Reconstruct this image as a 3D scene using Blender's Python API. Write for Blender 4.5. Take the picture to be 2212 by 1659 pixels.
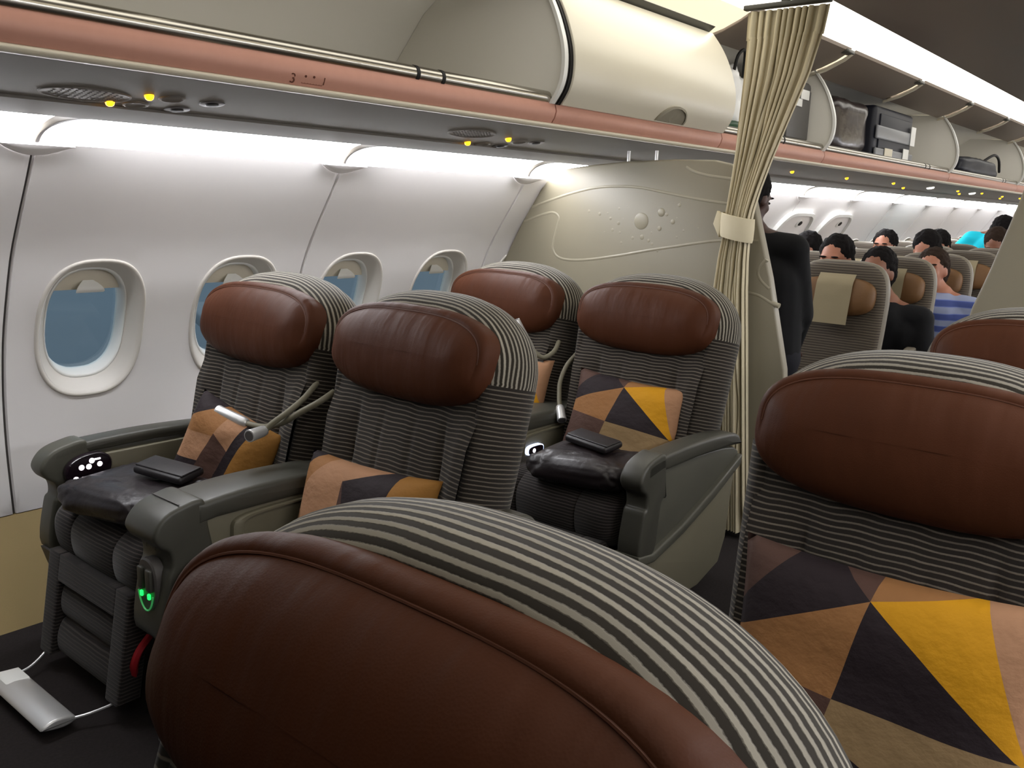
import bpy, bmesh, math, random
from mathutils import Vector, Matrix, noise

random.seed(7)
for o in list(bpy.data.objects):
    bpy.data.objects.remove(o, do_unlink=True)
SC = bpy.context.scene
COL = SC.collection

# ------------------------------------------------------------------ camera
F_PX, YAW, PITCH, ROLL = 1909.5, 0.6888, 0.2031, 0.0349
CAM = Vector((0.0, -0.9722, 1.3069))
FW = Vector((math.cos(YAW) * math.cos(PITCH), math.sin(YAW) * math.cos(PITCH), -math.sin(PITCH)))
_r = FW.cross(Vector((0, 0, 1))).normalized()
_u = _r.cross(FW)
RT = _r * math.cos(ROLL) + _u * math.sin(ROLL)
UP = _u * math.cos(ROLL) - _r * math.sin(ROLL)
cd = bpy.data.cameras.new('camera')
cd.sensor_fit = 'HORIZONTAL'
cd.sensor_width = 36.0
cd.lens = F_PX / 2212 * 36.0
cd.clip_start = 0.02
cam = bpy.data.objects.new('camera', cd)
COL.objects.link(cam)
m = Matrix.Identity(4)
for i in range(3):
    m[i][0], m[i][1], m[i][2], m[i][3] = RT[i], UP[i], -FW[i], CAM[i]
cam.matrix_world = m
SC.camera = cam


def ray(x, y):
    return FW + RT * ((x - 1106) / F_PX) - UP * ((y - 829.5) / F_PX)


def at(x, y, X=None, Y=None, Z=None):
    """point of the photograph's ray (x, y) on the plane X=, Y= or Z="""
    d = ray(x, y)
    if X is not None:
        t = (X - CAM.x) / d.x
    elif Y is not None:
        t = (Y - CAM.y) / d.y
    else:
        t = (Z - CAM.z) / d.z
    return CAM + d * t


# ------------------------------------------------------------------ world, view
w = bpy.data.worlds.new('world')
SC.world = w
w.use_nodes = True
w.node_tree.nodes['Background'].inputs[0].default_value = (0.38, 0.44, 0.50, 1)
w.node_tree.nodes['Background'].inputs[1].default_value = 1.15
SC.view_settings.view_transform = 'Standard'
SC.view_settings.look = 'None'
SC.view_settings.exposure = 0.42
SC.view_settings.gamma = 1.0
SC.view_settings.use_curve_mapping = False
COVE_STRENGTH = 1.6      # ceiling wash light above the bins
WALL_STRENGTH = 14.5      # sidewall light strip under the bins


# ------------------------------------------------------------------ materials
def lin(c):
    return tuple(((v / 255) / 12.92 if v / 255 <= 0.04045 else ((v / 255 + 0.055) / 1.055) ** 2.4) for v in c) + (1,)


MATS = {}


def mat(name, col, rough=0.5, spec=0.5, metal=0.0, bump=0.0, bscale=200.0, var=0.0, vscale=8.0, emit=None, estr=0.0,
        coat=0.0, sheen=0.0):
    if name in MATS:
        return MATS[name]
    mt = bpy.data.materials.new(name)
    MATS[name] = mt
    mt.use_nodes = True
    nt = mt.node_tree
    b = nt.nodes['Principled BSDF']
    c = lin(col)
    b.inputs['Base Color'].default_value = c
    b.inputs['Roughness'].default_value = rough
    b.inputs['Specular IOR Level'].default_value = spec
    b.inputs['Metallic'].default_value = metal
    b.inputs['Coat Weight'].default_value = coat
    b.inputs['Sheen Weight'].default_value = sheen
    if emit:
        b.inputs['Emission Color'].default_value = lin(emit)
        b.inputs['Emission Strength'].default_value = estr
    tc = nt.nodes.new('ShaderNodeTexCoord')
    if var > 0:
        n = nt.nodes.new('ShaderNodeTexNoise')
        n.inputs['Scale'].default_value = vscale
        n.inputs['Detail'].default_value = 4
        nt.links.new(tc.outputs['Object'], n.inputs['Vector'])
        mx = nt.nodes.new('ShaderNodeMix')
        mx.data_type = 'RGBA'
        mx.inputs[6].default_value = tuple(v * (1 - var) for v in c[:3]) + (1,)
        mx.inputs[7].default_value = tuple(min(1, v * (1 + var)) for v in c[:3]) + (1,)
        nt.links.new(n.outputs['Fac'], mx.inputs[0])
        nt.links.new(mx.outputs[2], b.inputs['Base Color'])
    if bump > 0:
        n = nt.nodes.new('ShaderNodeTexNoise')
        n.inputs['Scale'].default_value = bscale
        n.inputs['Detail'].default_value = 3
        nt.links.new(tc.outputs['Object'], n.inputs['Vector'])
        bp = nt.nodes.new('ShaderNodeBump')
        bp.inputs['Strength'].default_value = bump
        bp.inputs['Distance'].default_value = 0.002
        nt.links.new(n.outputs['Fac'], bp.inputs['Height'])
        nt.links.new(bp.outputs['Normal'], b.inputs['Normal'])
    return mt


def stripe_mat(name, dark, light, period, duty, wob=0.0012, lvar=0.25):
    """corduroy-like fabric; the stripes run across the V of the part's own UV map (metres)"""
    mt = bpy.data.materials.new(name)
    MATS[name] = mt
    mt.use_nodes = True
    nt = mt.node_tree
    L = nt.links.new
    b = nt.nodes['Principled BSDF']
    b.inputs['Roughness'].default_value = 0.9
    b.inputs['Specular IOR Level'].default_value = 0.15
    b.inputs['Sheen Weight'].default_value = 0.15
    uv = nt.nodes.new('ShaderNodeUVMap')
    uv.uv_map = 'UVMap'
    sp = nt.nodes.new('ShaderNodeSeparateXYZ')
    L(uv.outputs[0], sp.inputs[0])
    n1 = nt.nodes.new('ShaderNodeTexNoise')
    n1.inputs['Scale'].default_value = 9.0
    n1.inputs['Detail'].default_value = 2
    L(uv.outputs[0], n1.inputs['Vector'])
    n2 = nt.nodes.new('ShaderNodeTexNoise')
    n2.inputs['Scale'].default_value = 420.0
    L(uv.outputs[0], n2.inputs['Vector'])

    def mth(op, a, bb, clamp=False):
        q = nt.nodes.new('ShaderNodeMath')
        q.operation = op
        q.use_clamp = clamp
        for i, v in enumerate((a, bb)):
            if v is None:
                continue
            if isinstance(v, (int, float)):
                q.inputs[i].default_value = v
            else:
                L(v, q.inputs[i])
        return q.outputs[0]
    v = mth('ADD', sp.outputs[1], mth('MULTIPLY', mth('SUBTRACT', n1.outputs['Fac'], 0.5), wob * 6))
    v = mth('ADD', v, mth('MULTIPLY', mth('SUBTRACT', n2.outputs['Fac'], 0.5), wob))
    ph = mth('FRACT', mth('DIVIDE', v, period), None)
    tri = mth('ABSOLUTE', mth('SUBTRACT', ph, 0.5), None)          # 0 at the stripe's middle
    fac = mth('MULTIPLY', mth('SUBTRACT', duty / 2, tri), 9.0, True)
    # every stripe its own strength
    idx = mth('FLOOR', mth('DIVIDE', v, period), None)
    wn = nt.nodes.new('ShaderNodeTexWhiteNoise')
    wn.noise_dimensions = '1D'
    L(idx, wn.inputs['W'])
    st = mth('SUBTRACT', 1.0, mth('MULTIPLY', wn.outputs['Value'], lvar))
    fac2 = mth('MULTIPLY', fac, st)
    mx = nt.nodes.new('ShaderNodeMix')
    mx.data_type = 'RGBA'
    mx.inputs[6].default_value = lin(dark)
    mx.inputs[7].default_value = lin(light)
    L(fac2, mx.inputs[0])
    L(mx.outputs[2], b.inputs['Base Color'])
    bp = nt.nodes.new('ShaderNodeBump')
    bp.inputs['Strength'].default_value = 0.5
    bp.inputs['Distance'].default_value = 0.002
    L(fac, bp.inputs['Height'])
    L(bp.outputs['Normal'], b.inputs['Normal'])
    return mt


def leather_mat(name, col, crease=0.3):
    mt = bpy.data.materials.new(name)
    MATS[name] = mt
    mt.use_nodes = True
    nt = mt.node_tree
    L = nt.links.new
    b = nt.nodes['Principled BSDF']
    b.inputs['Roughness'].default_value = 0.55
    b.inputs['Specular IOR Level'].default_value = 0.12
    tc = nt.nodes.new('ShaderNodeTexCoord')
    mp = nt.nodes.new('ShaderNodeMapping')
    mp.inputs['Scale'].default_value = (1, 6, 1.6)
    L(tc.outputs['Object'], mp.inputs[0])
    n = nt.nodes.new('ShaderNodeTexNoise')
    n.inputs['Scale'].default_value = 2.2
    n.inputs['Detail'].default_value = 3
    L(mp.outputs[0], n.inputs['Vector'])
    n3 = nt.nodes.new('ShaderNodeTexNoise')
    n3.inputs['Scale'].default_value = 5
    n3.inputs['Detail'].default_value = 5
    L(tc.outputs['Object'], n3.inputs['Vector'])
    fine = nt.nodes.new('ShaderNodeTexVoronoi')
    fine.inputs['Scale'].default_value = 420
    L(tc.outputs['Object'], fine.inputs['Vector'])
    mx = nt.nodes.new('ShaderNodeMix')
    mx.data_type = 'RGBA'
    c = lin(col)
    mx.inputs[6].default_value = tuple(x * 0.78 for x in c[:3]) + (1,)
    mx.inputs[7].default_value = tuple(x * 1.2 for x in c[:3]) + (1,)
    L(n3.outputs['Fac'], mx.inputs[0])
    L(mx.outputs[2], b.inputs['Base Color'])
    b1 = nt.nodes.new('ShaderNodeBump')
    b1.inputs['Strength'].default_value = crease
    b1.inputs['Distance'].default_value = 0.03
    L(n.outputs['Fac'], b1.inputs['Height'])
    b2 = nt.nodes.new('ShaderNodeBump')
    b2.inputs['Strength'].default_value = 0.12
    b2.inputs['Distance'].default_value = 0.001
    L(fine.outputs['Distance'], b2.inputs['Height'])
    L(b1.outputs['Normal'], b2.inputs['Normal'])
    L(b2.outputs['Normal'], b.inputs['Normal'])
    return mt


def glass_mat():
    mt = bpy.data.materials.new('window_glass')
    mt.use_nodes = True
    nt = mt.node_tree
    nt.nodes.remove(nt.nodes['Principled BSDF'])
    out = nt.nodes['Material Output']
    tr = nt.nodes.new('ShaderNodeBsdfTransparent')
    tr.inputs[0].default_value = (0.86, 0.92, 0.95, 1)
    gl = nt.nodes.new('ShaderNodeBsdfGlossy')
    gl.inputs['Roughness'].default_value = 0.04
    mx = nt.nodes.new('ShaderNodeMixShader')
    mx.inputs[0].default_value = 0.07
    nt.links.new(tr.outputs[0], mx.inputs[1])
    nt.links.new(gl.outputs[0], mx.inputs[2])
    nt.links.new(mx.outputs[0], out.inputs[0])
    return mt


def bsp_mat(name, tree):
    """printed cloth: tree = colour | ((x0,y0),(x1,y1), left_tree, right_tree) over the UV map"""
    mt = bpy.data.materials.new(name)
    mt.use_nodes = True
    nt = mt.node_tree
    L = nt.links.new
    b = nt.nodes['Principled BSDF']
    b.inputs['Roughness'].default_value = 0.75
    b.inputs['Specular IOR Level'].default_value = 0.25
    uv = nt.nodes.new('ShaderNodeUVMap')
    uv.uv_map = 'UVMap'
    sp = nt.nodes.new('ShaderNodeSeparateXYZ')
    L(uv.outputs[0], sp.inputs[0])

    def rec(t):
        if len(t) == 3:
            rgb = nt.nodes.new('ShaderNodeRGB')
            rgb.outputs[0].default_value = lin(t)
            return rgb.outputs[0]
        (x0, y0), (x1, y1), lt, rt = t
        # >0 : left of the directed line
        a, c2 = -(y1 - y0), (x1 - x0)
        k = -(a * x0 + c2 * y0)
        m1 = nt.nodes.new('ShaderNodeMath')
        m1.operation = 'MULTIPLY'
        L(sp.outputs[0], m1.inputs[0])
        m1.inputs[1].default_value = a
        m2 = nt.nodes.new('ShaderNodeMath')
        m2.operation = 'MULTIPLY_ADD'
        L(sp.outputs[1], m2.inputs[0])
        m2.inputs[1].default_value = c2
        L(m1.outputs[0], m2.inputs[2])
        g = nt.nodes.new('ShaderNodeMath')
        g.operation = 'GREATER_THAN'
        L(m2.outputs[0], g.inputs[0])
        g.inputs[1].default_value = -k
        mx = nt.nodes.new('ShaderNodeMix')
        mx.data_type = 'RGBA'
        L(g.outputs[0], mx.inputs[0])
        L(rec(rt), mx.inputs[6])
        L(rec(lt), mx.inputs[7])
        return mx.outputs[2]
    L(rec(tree), b.inputs['Base Color'])
    n = nt.nodes.new('ShaderNodeTexNoise')
    n.inputs['Scale'].default_value = 14
    n.inputs['Detail'].default_value = 5
    L(uv.outputs[0], n.inputs['Vector'])
    bp = nt.nodes.new('ShaderNodeBump')
    bp.inputs['Strength'].default_value = 0.35
    bp.inputs['Distance'].default_value = 0.01
    L(n.outputs['Fac'], bp.inputs['Height'])
    L(bp.outputs['Normal'], b.inputs['Normal'])
    return mt


M_PANEL = mat('sidewall_panel', (242, 239, 238), 0.36, 0.5, bump=0.03, bscale=900)
M_DADO = mat('dado_beige', (150, 130, 88), 0.6, 0.3, bump=0.15, bscale=500)
M_SEAM = mat('seam_dark', (70, 66, 64), 0.7)
M_CREAM = mat('cream_plastic', (214, 206, 186), 0.4, 0.45, bump=0.03, bscale=800)
M_CREAM2 = mat('cream_plastic_bin', (216, 210, 192), 0.34, 0.5)
M_BININ = mat('bin_lining', (226, 223, 214), 0.55, 0.3, bump=0.05, bscale=500)
M_DOORUND = mat('bin_door_liner', (128, 116, 106), 0.6, 0.3)
M_PINK = mat('salmon_fascia', (198, 146, 128), 0.45, 0.4, var=0.06, vscale=30)
M_METAL = mat('brushed_metal', (178, 174, 164), 0.24, 0.5, metal=1.0)
M_SILVER = mat('silver_metal', (205, 205, 205), 0.36, 0.5, metal=0.55)
M_BLACK = mat('black_rubber', (22, 20, 20), 0.6, 0.3)
M_PSU = mat('service_panel_grey', (116, 111, 103), 0.62, 0.22, bump=0.03, bscale=600)
M_CARPET = mat('carpet_dark', (42, 38, 38), 0.95, 0.1, bump=0.7, bscale=700, var=0.35, vscale=120)
M_CEIL = mat('ceiling_panel', (124, 112, 104), 0.5, 0.35)
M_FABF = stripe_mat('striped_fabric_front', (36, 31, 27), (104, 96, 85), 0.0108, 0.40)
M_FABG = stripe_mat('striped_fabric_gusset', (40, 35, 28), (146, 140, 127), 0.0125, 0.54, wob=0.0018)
M_FABS = stripe_mat('striped_fabric_seat', (32, 28, 27), (68, 61, 58), 0.0095, 0.45)
M_LEATHER = leather_mat('brown_leather', (70, 38, 22))
M_LEATHER_D = mat('brown_leather_seam', (84, 46, 26), 0.6)
M_GREYP = mat('grey_plastic', (64, 63, 56), 0.45, 0.45, bump=0.06, bscale=700)
M_GREYL = mat('light_grey_plastic', (80, 79, 70), 0.45, 0.45, bump=0.05, bscale=700)
M_BEIGEP = mat('beige_plastic', (108, 103, 86), 0.5, 0.4, bump=0.05, bscale=700)
M_GREYD = mat('dark_grey_plastic', (74, 70, 68), 0.5, 0.4)
M_REMOTE = mat('remote_dark', (30, 20, 28), 0.18, 0.6, coat=0.4)
M_LED = mat('led_white', (255, 250, 255), 0.4, emit=(255, 245, 255), estr=2.2)
M_LEDB = mat('led_blue_white', (225, 232, 255), 0.4, emit=(200, 215, 255), estr=1.6)
M_LEDG = mat('led_green', (30, 230, 90), 0.4, emit=(30, 255, 95), estr=1.4)
M_LEDGD = mat('led_green_dim', (90, 170, 110), 0.5, emit=(60, 190, 100), estr=0.18)
M_AMBER = mat('amber_lamp', (255, 190, 30), 0.4, emit=(255, 178, 20), estr=2.6)
M_WLAMP = mat('white_lamp', (255, 255, 245), 0.4, emit=(255, 250, 235), estr=2.0)
M_COVE = mat('cove_light', (255, 253, 246), 0.6, emit=(255, 251, 242), estr=COVE_STRENGTH)
M_WLIGHT = mat('wall_light', (255, 255, 255), 0.6, emit=(250, 251, 255), estr=WALL_STRENGTH)
M_TRIM = mat('window_trim', (216, 211, 203), 0.42, 0.45)
M_LATCH = mat('latch_grey', (140, 134, 118), 0.7, 0.3)
M_WHITE = mat('white_plastic', (232, 232, 228), 0.35, 0.5)
M_SHADE = mat('shade_plastic', (216, 208, 190), 0.5, 0.4)
M_GLASS = glass_mat()
M_PART = mat('partition_laminate', (128, 121, 103), 0.42, 0.45)
M_PARTL = mat('partition_relief', (144, 137, 118), 0.4, 0.5)
M_PARTD = mat('partition_relief_disc', (198, 190, 172), 0.45, 0.5)
M_CURT = mat('curtain_cloth', (206, 195, 166), 0.75, 0.3, bump=0.3, bscale=350, sheen=0.3)
M_BAND = mat('curtain_band', (204, 194, 166), 0.7, 0.3, bump=0.2, bscale=350)
M_BLANKET = mat('dark_wrapped_blanket', (28, 21, 24), 0.45, 0.4, bump=0.9, bscale=45, coat=0.05)
M_POUCH = mat('black_pouch', (28, 24, 26), 0.45, 0.4, bump=0.2, bscale=80)
M_RED = mat('red_strap', (170, 24, 36), 0.6)
M_TAR = mat('apron_ground', (124, 134, 140), 0.9, 0.1, var=0.12, vscale=0.06)
M_WING = mat('wing_grey', (118, 126, 130), 0.5, 0.3)


# ------------------------------------------------------------------ mesh helpers
class MB:
    def __init__(s):
        s.V, s.F, s.UV, s.MI = [], [], [], []

    def add(s, V, F, uv=None, mi=0):
        o = len(s.V)
        s.V += [tuple(v) for v in V]
        s.UV += list(uv) if uv else [(v[1], v[2]) for v in V]
        s.F += [tuple(i + o for i in f) for f in F]
        s.MI += [mi] * len(F)
        return s

    def grid(s, nu, nv, fn, uvfn=None, cu=False, cv=False, mi=0):
        V, U = [], []
        for i in range(nu):
            for j in range(nv):
                a = i / (nu if cu else nu - 1)
                b = j / (nv if cv else nv - 1)
                p = fn(a, b)
                V.append(p)
                U.append(uvfn(a, b, p) if uvfn else (p[1], p[2]))
        F = []
        for i in range(nu if cu else nu - 1):
            for j in range(nv if cv else nv - 1):
                i2, j2 = (i + 1) % nu, (j + 1) % nv
                F.append((i * nv + j, i2 * nv + j, i2 * nv + j2, i * nv + j2))
        return s.add(V, F, U, mi)

    def loft(s, rings, caps=(True, True), uv=None, closed=True, mi=0):
        n = len(rings[0])
        V = [p for r in rings for p in r]
        F = []
        for k in range(len(rings) - 1):
            for i in range(n if closed else n - 1):
                j = (i + 1) % n
                F.append((k * n + i, k * n + j, (k + 1) * n + j, (k + 1) * n + i))
        if caps[0]:
            F.append(tuple(range(n)))
        if caps[1]:
            F.append(tuple(range((len(rings) - 1) * n, len(rings) * n)))
        return s.add(V, F, uv, mi)

    def tube(s, pts, r, n=10, caps=(True, True), mi=0):
        pts = [Vector(p) for p in pts]
        rr = r if isinstance(r, (list, tuple)) else [r] * len(pts)
        rings = []
        up = None
        for i, p in enumerate(pts):
            d = (pts[min(i + 1, len(pts) - 1)] - pts[max(i - 1, 0)]).normalized()
            if up is None:
                up = Vector((0, 0, 1)) if abs(d.z) < 0.9 else Vector((1, 0, 0))
            a = d.cross(up)
            if a.length < 1e-6:
                a = d.cross(Vector((0.3, 1, 0.2)))
            a.normalize()
            b = a.cross(d)
            up = b
            rings.append([p + (a * math.cos(t) + b * math.sin(t)) * rr[i] for t in [2 * math.pi * k / n for k in range(n)]])
        return s.loft(rings, caps, mi=mi)

    def prism(s, poly, a0, a1, r=0.0, axis='y', n=3, mi=0, uv=None):
        """2-D outline (first, second) extruded along axis with rounded rims.
        axis y: poly=(x,z); axis x: poly=(y,z); axis z: poly=(x,y)"""
        A = sum(poly[i][0] * poly[(i + 1) % len(poly)][1] - poly[(i + 1) % len(poly)][0] * poly[i][1] for i in range(len(poly)))
        P = [Vector(p) for p in (poly if A > 0 else poly[::-1])]
        N = len(P)
        nr = []
        for i in range(N):
            e1 = (P[i] - P[i - 1])
            e2 = (P[(i + 1) % N] - P[i])
            n1 = Vector((e1.y, -e1.x)).normalized() if e1.length > 1e-9 else Vector((0, 0))
            n2 = Vector((e2.y, -e2.x)).normalized() if e2.length > 1e-9 else Vector((0, 0))
            q = n1 + n2
            nr.append(q.normalized() if q.length > 1e-6 else n1)
        lay = []
        if r > 0:
            for k in range(n + 1):
                t = math.pi / 2 * k / n
                lay.append((a0 + r * (1 - math.sin(t)), r * (1 - math.cos(t))))
            lay = [(a0 + r * (1 - math.sin(math.pi / 2 * k / n)), r * (1 - math.cos(math.pi / 2 * k / n))) for k in range(n, -1, -1)]
            lay2 = [(a1 - (q[0] - a0), q[1]) for q in lay[::-1]]
            lay = lay + lay2
        else:
            lay = [(a0, 0), (a1, 0)]

        def mk3(p, a):
            return (p.x, a, p.y) if axis == 'y' else ((a, p.x, p.y) if axis == 'x' else (p.x, p.y, a))
        rings = [[mk3(P[i] - nr[i] * ins, a) for i in range(N)] for a, ins in lay]
        return s.loft(rings, mi=mi)

    def box(s, c, d, r=0.0, mi=0):
        x, y, z = c
        a, b, h = d[0] / 2, d[1] / 2, d[2] / 2
        rr = min(r, a * 0.99, b * 0.99)
        if rr > 0:
            poly = []
            for (sx, sy, t0) in ((1, 1, 0), (-1, 1, 1), (-1, -1, 2), (1, -1, 3)):
                for k in range(4):
                    t = math.pi / 2 * (t0 + k / 3)
                    poly.append((x + sx * (a - rr) + rr * math.cos(t), y + sy * (b - rr) + rr * math.sin(t)))
        else:
            poly = [(x + a, y + b), (x - a, y + b), (x - a, y - b), (x + a, y - b)]
        return s.prism(poly, z - h, z + h, min(r, h * 0.98), 'z', mi=mi)

    def ell(s, c, rad, nu=16, nv=10, e=1.0, rot=None, mi=0):
        c = Vector(c)

        def sg(v, p):
            return math.copysign(abs(v) ** p, v)

        def fn(a, b):
            t, ph = 2 * math.pi * a, math.pi * (b - 0.5)
            v = Vector((rad[0] * sg(math.cos(ph), e) * sg(math.cos(t), e), rad[1] * sg(math.cos(ph), e) * sg(math.sin(t), e),
                        rad[2] * sg(math.sin(ph), e)))
            if rot is not None:
                v = rot @ v
            return c + v
        return s.grid(nu, nv, fn, cu=True, mi=mi)

    def mesh(s, name, mats, smooth=True, angle=0.7, weld=True):
        me = bpy.data.meshes.new(name)
        me.from_pydata(s.V, [], s.F)
        uvl = me.uv_layers.new(name='UVMap')
        for lp in me.loops:
            uvl.data[lp.index].uv = s.UV[lp.vertex_index]
        for mt in (mats if isinstance(mats, (list, tuple)) else [mats]):
            me.materials.append(mt)
        for p, mi in zip(me.polygons, s.MI):
            p.material_index = mi
        bm = bmesh.new()
        bm.from_mesh(me)
        if weld:
            bmesh.ops.remove_doubles(bm, verts=bm.verts, dist=1e-5)
        bmesh.ops.recalc_face_normals(bm, faces=bm.faces)
        bm.to_mesh(me)
        bm.free()
        if smooth:
            me.polygons.foreach_set('use_smooth', [True] * len(me.polygons))
            me.set_sharp_from_angle(angle=angle)
        me.update()
        return me

    def build(s, name, mats, parent=None, loc=(0, 0, 0), **k):
        return link(name, s.mesh(name, mats, **k), parent, loc)


def link(name, me, parent=None, loc=(0, 0, 0)):
    o = bpy.data.objects.new(name, me)
    COL.objects.link(o)
    o.location = loc
    if parent is not None:
        o.parent = parent
    return o


def tag(o, label=None, cat=None, group=None, kind=None):
    if label:
        o['label'] = label
    if cat:
        o['category'] = cat
    if group:
        o['group'] = group
    if kind:
        o['kind'] = kind
    return o


def empty(name, loc=(0, 0, 0), rz=0.0):
    o = bpy.data.objects.new(name, None)
    o.empty_display_size = 0.1
    COL.objects.link(o)
    o.location = loc
    o.rotation_euler = (0, 0, rz)
    return o


def copy_tree(o, parent=None):
    c = o.copy()
    COL.objects.link(c)
    c.parent = parent
    for ch in list(o.children):
        copy_tree(ch, c)
    return c


CACHE = {}


def part(name, key, fn, mats, parent, loc=(0, 0, 0), **k):
    """a part whose mesh data is shared between alike things"""
    kk = (name, key)
    if kk not in CACHE:
        mb = MB()
        fn(mb)
        CACHE[kk] = mb.mesh(name, mats, **k)
    return link(name, CACHE[kk], parent, loc)


def smooth_poly(P, n=6, closed=True):
    P = [Vector(p) for p in P]
    N = len(P)
    out = []
    for i in range(N if closed else N - 1):
        p0 = P[(i - 1) % N] if closed or i > 0 else P[i]
        p1, p2 = P[i], P[(i + 1) % N]
        p3 = P[(i + 2) % N] if closed or i + 2 < N else p2
        for k in range(n):
            t = k / n
            out.append(0.5 * ((2 * p1) + (p2 - p0) * t + (2 * p0 - 5 * p1 + 4 * p2 - p3) * t * t + (3 * p1 - p0 - 3 * p2 + p3) * t ** 3))
    if not closed:
        out.append(P[-1])
    return out


def superell(a, b, n, N=48):
    out = []
    for k in range(N):
        t = 2 * math.pi * k / N
        c, s = math.cos(t), math.sin(t)
        out.append((a * math.copysign(abs(c) ** (2 / n), c), b * math.copysign(abs(s) ** (2 / n), s)))
    return out


def text_mesh(body, size, depth=0.0006):
    cu = bpy.data.curves.new('t', 'FONT')
    cu.body = body
    cu.size = size
    cu.extrude = depth
    o = bpy.data.objects.new('t', cu)
    COL.objects.link(o)
    dg = bpy.context.evaluated_depsgraph_get()
    me = bpy.data.meshes.new_from_object(o.evaluated_get(dg))
    bpy.data.objects.remove(o, do_unlink=True)
    return me


# ================================================================== THE CABIN SHELL
XA, XB = -1.6, 14.6
XC, XL = -0.6, 0.45                # the cabin lights ahead of the first rows are off
WALL = smooth_poly([(1.89, .295), (1.905, .5), (1.90, .65), (1.885, .752), (1.86, .86), (1.81, .99), (1.755, 1.11),
                    (1.69, 1.21), (1.62, 1.31), (1.55, 1.416)], 8, closed=False)
WL = [0.0]
for a, b in zip(WALL, WALL[1:]):
    WL.append(WL[-1] + (b - a).length)


def wall_pt(s, off=0.0, sgn=1):
    """(Y, Z) at arc length s, pushed off metres outward"""
    s = max(0.0, min(WL[-1], s))
    for i in range(len(WL) - 1):
        if s <= WL[i + 1] + 1e-9:
            t = (s - WL[i]) / (WL[i + 1] - WL[i])
            p = WALL[i].lerp(WALL[i + 1], t)
            a, b = WALL[max(i - 1, 0)], WALL[min(i + 2, len(WALL) - 1)]
            d = (b - a).normalized()
            nrm = Vector((d.y, -d.x))
            return p + nrm * off
    return WALL[-1]


def wall_s(z):
    return min(range(201), key=lambda k: abs(wall_pt(WL[-1] * k / 200).y - z)) / 200 * WL[-1]


SEAM0, PIT = 1.045, 1.038
S_WIN = wall_s(0.872)

fl = MB().box(((XA + XB) / 2, 0, -0.02), (XB - XA, 3.6, 0.04)).build('floor', M_CARPET)
tag(fl, kind='structure')

# --- left sidewall: one moulded panel for each pair of windows
HOLE_A, HOLE_B = 0.162, 0.226


def cell(mb, xc, hw, hole=True):
    """one window bay: polar mesh from the window hole out to the bay's rectangle"""
    nb, nl = 10, 22
    rect = []
    s0, s1 = 0.0, WL[-1]
    for k in range(nb):
        rect.append((xc - hw + 2 * hw * k / nb, s0))
    for k in range(nl):
        rect.append((xc + hw, s0 + (s1 - s0) * k / nl))
    for k in range(nb):
        rect.append((xc + hw - 2 * hw * k / nb, s1))
    for k in range(nl):
        rect.append((xc - hw, s1 - (s1 - s0) * k / nl))
    rings = []
    K = 9
    for k in range(K + 1):
        f = (k / K) ** 0.8
        ring = []
        for (x, s) in rect:
            dx, ds = (x - xc) / HOLE_A, (s - S_WIN) / HOLE_B
            n = 2.6
            q = (abs(dx) ** n + abs(ds) ** n) ** (1 / n)
            hx, hs = xc + (x - xc) / q, S_WIN + (s - S_WIN) / q
            px, ps = hx + (x - hx) * f, hs + (s - hs) * f
            yz = wall_pt(ps)
            ring.append((px, yz.x, yz.y))
        rings.append(ring)
    mb.loft(rings, (False, False))


def panel_fn(mb):
    g = 0.0065
    hw = (PIT / 2 - g) / 2
    cell(mb, g + hw, hw)
    cell(mb, g + 3 * hw, hw)
    for x, d in ((g, 1), (PIT - g, -1)):       # returned edges of the moulding
        mb.grid(40, 3, lambda a, b: (x - d * 0.003 * b, wall_pt(WL[-1] * a, 0.012 * b).x, wall_pt(WL[-1] * a, 0.012 * b).y))


wl = empty('wall_left')
tag(wl, kind='structure')
for k in range(-3, 13):
    part('side_panel', 0, panel_fn, M_PANEL, wl, (SEAM0 + PIT * k, 0, 0), angle=1.0)
mb = MB()
mb.grid(2, 40, lambda a, b: (XA + (XB - XA) * a, wall_pt(WL[-1] * b, 0.075).x, wall_pt(WL[-1] * b, 0.075).y))
# seam backing strips just behind the panel joints
sb = MB()
for k in range(-3, 14):
    x = SEAM0 + PIT * k
    sb.grid(2, 40, lambda a, b: (x - 0.02 + 0.04 * a, wall_pt(WL[-1] * b, 0.011).x, wall_pt(WL[-1] * b, 0.011).y))
sb.build('panel_joint', M_SEAM, wl)
dd = MB()
dd.prism([(1.89, .292), (1.70, .0), (1.95, 0.0), (1.95, .292)], XA, XB, 0, 'x')
tag(dd.build('baseboard_left', M_DADO), kind='structure')

# --- windows
PANE_A, PANE_B = 0.118, 0.168


def wring(a, b, off, n=2.6, N=56, ds=0.0):
    out = []
    for (x, s) in superell(a, b, n, N):
        p = wall_pt(S_WIN + ds + s, off)
        out.append((x, p.x, p.y))
    return out


def trim_fn(mb):
    mb.loft([wring(.176, .240, .004), wring(.174, .238, -.004), wring(.170, .234, -.0065), wring(.164, .228, -.004), wring(.156, .219, .006),
             wring(.146, .207, .020), wring(.136, .194, .034), wring(.130, .186, .042)], (False, False))


def frame_fn(mb):
    mb.loft([wring(.131, .187, .040), wring(.128, .184, .039), wring(.124, .178, .043), wring(PANE_A, PANE_B, .075), wring(PANE_A - .002, PANE_B - .002, .085)],
            (False, False))


def pane_fn(mb):
    mb.loft([wring(PANE_A + .004, PANE_B + .004, .078), wring(PANE_A + .004, PANE_B + .004, .083)])


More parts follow.
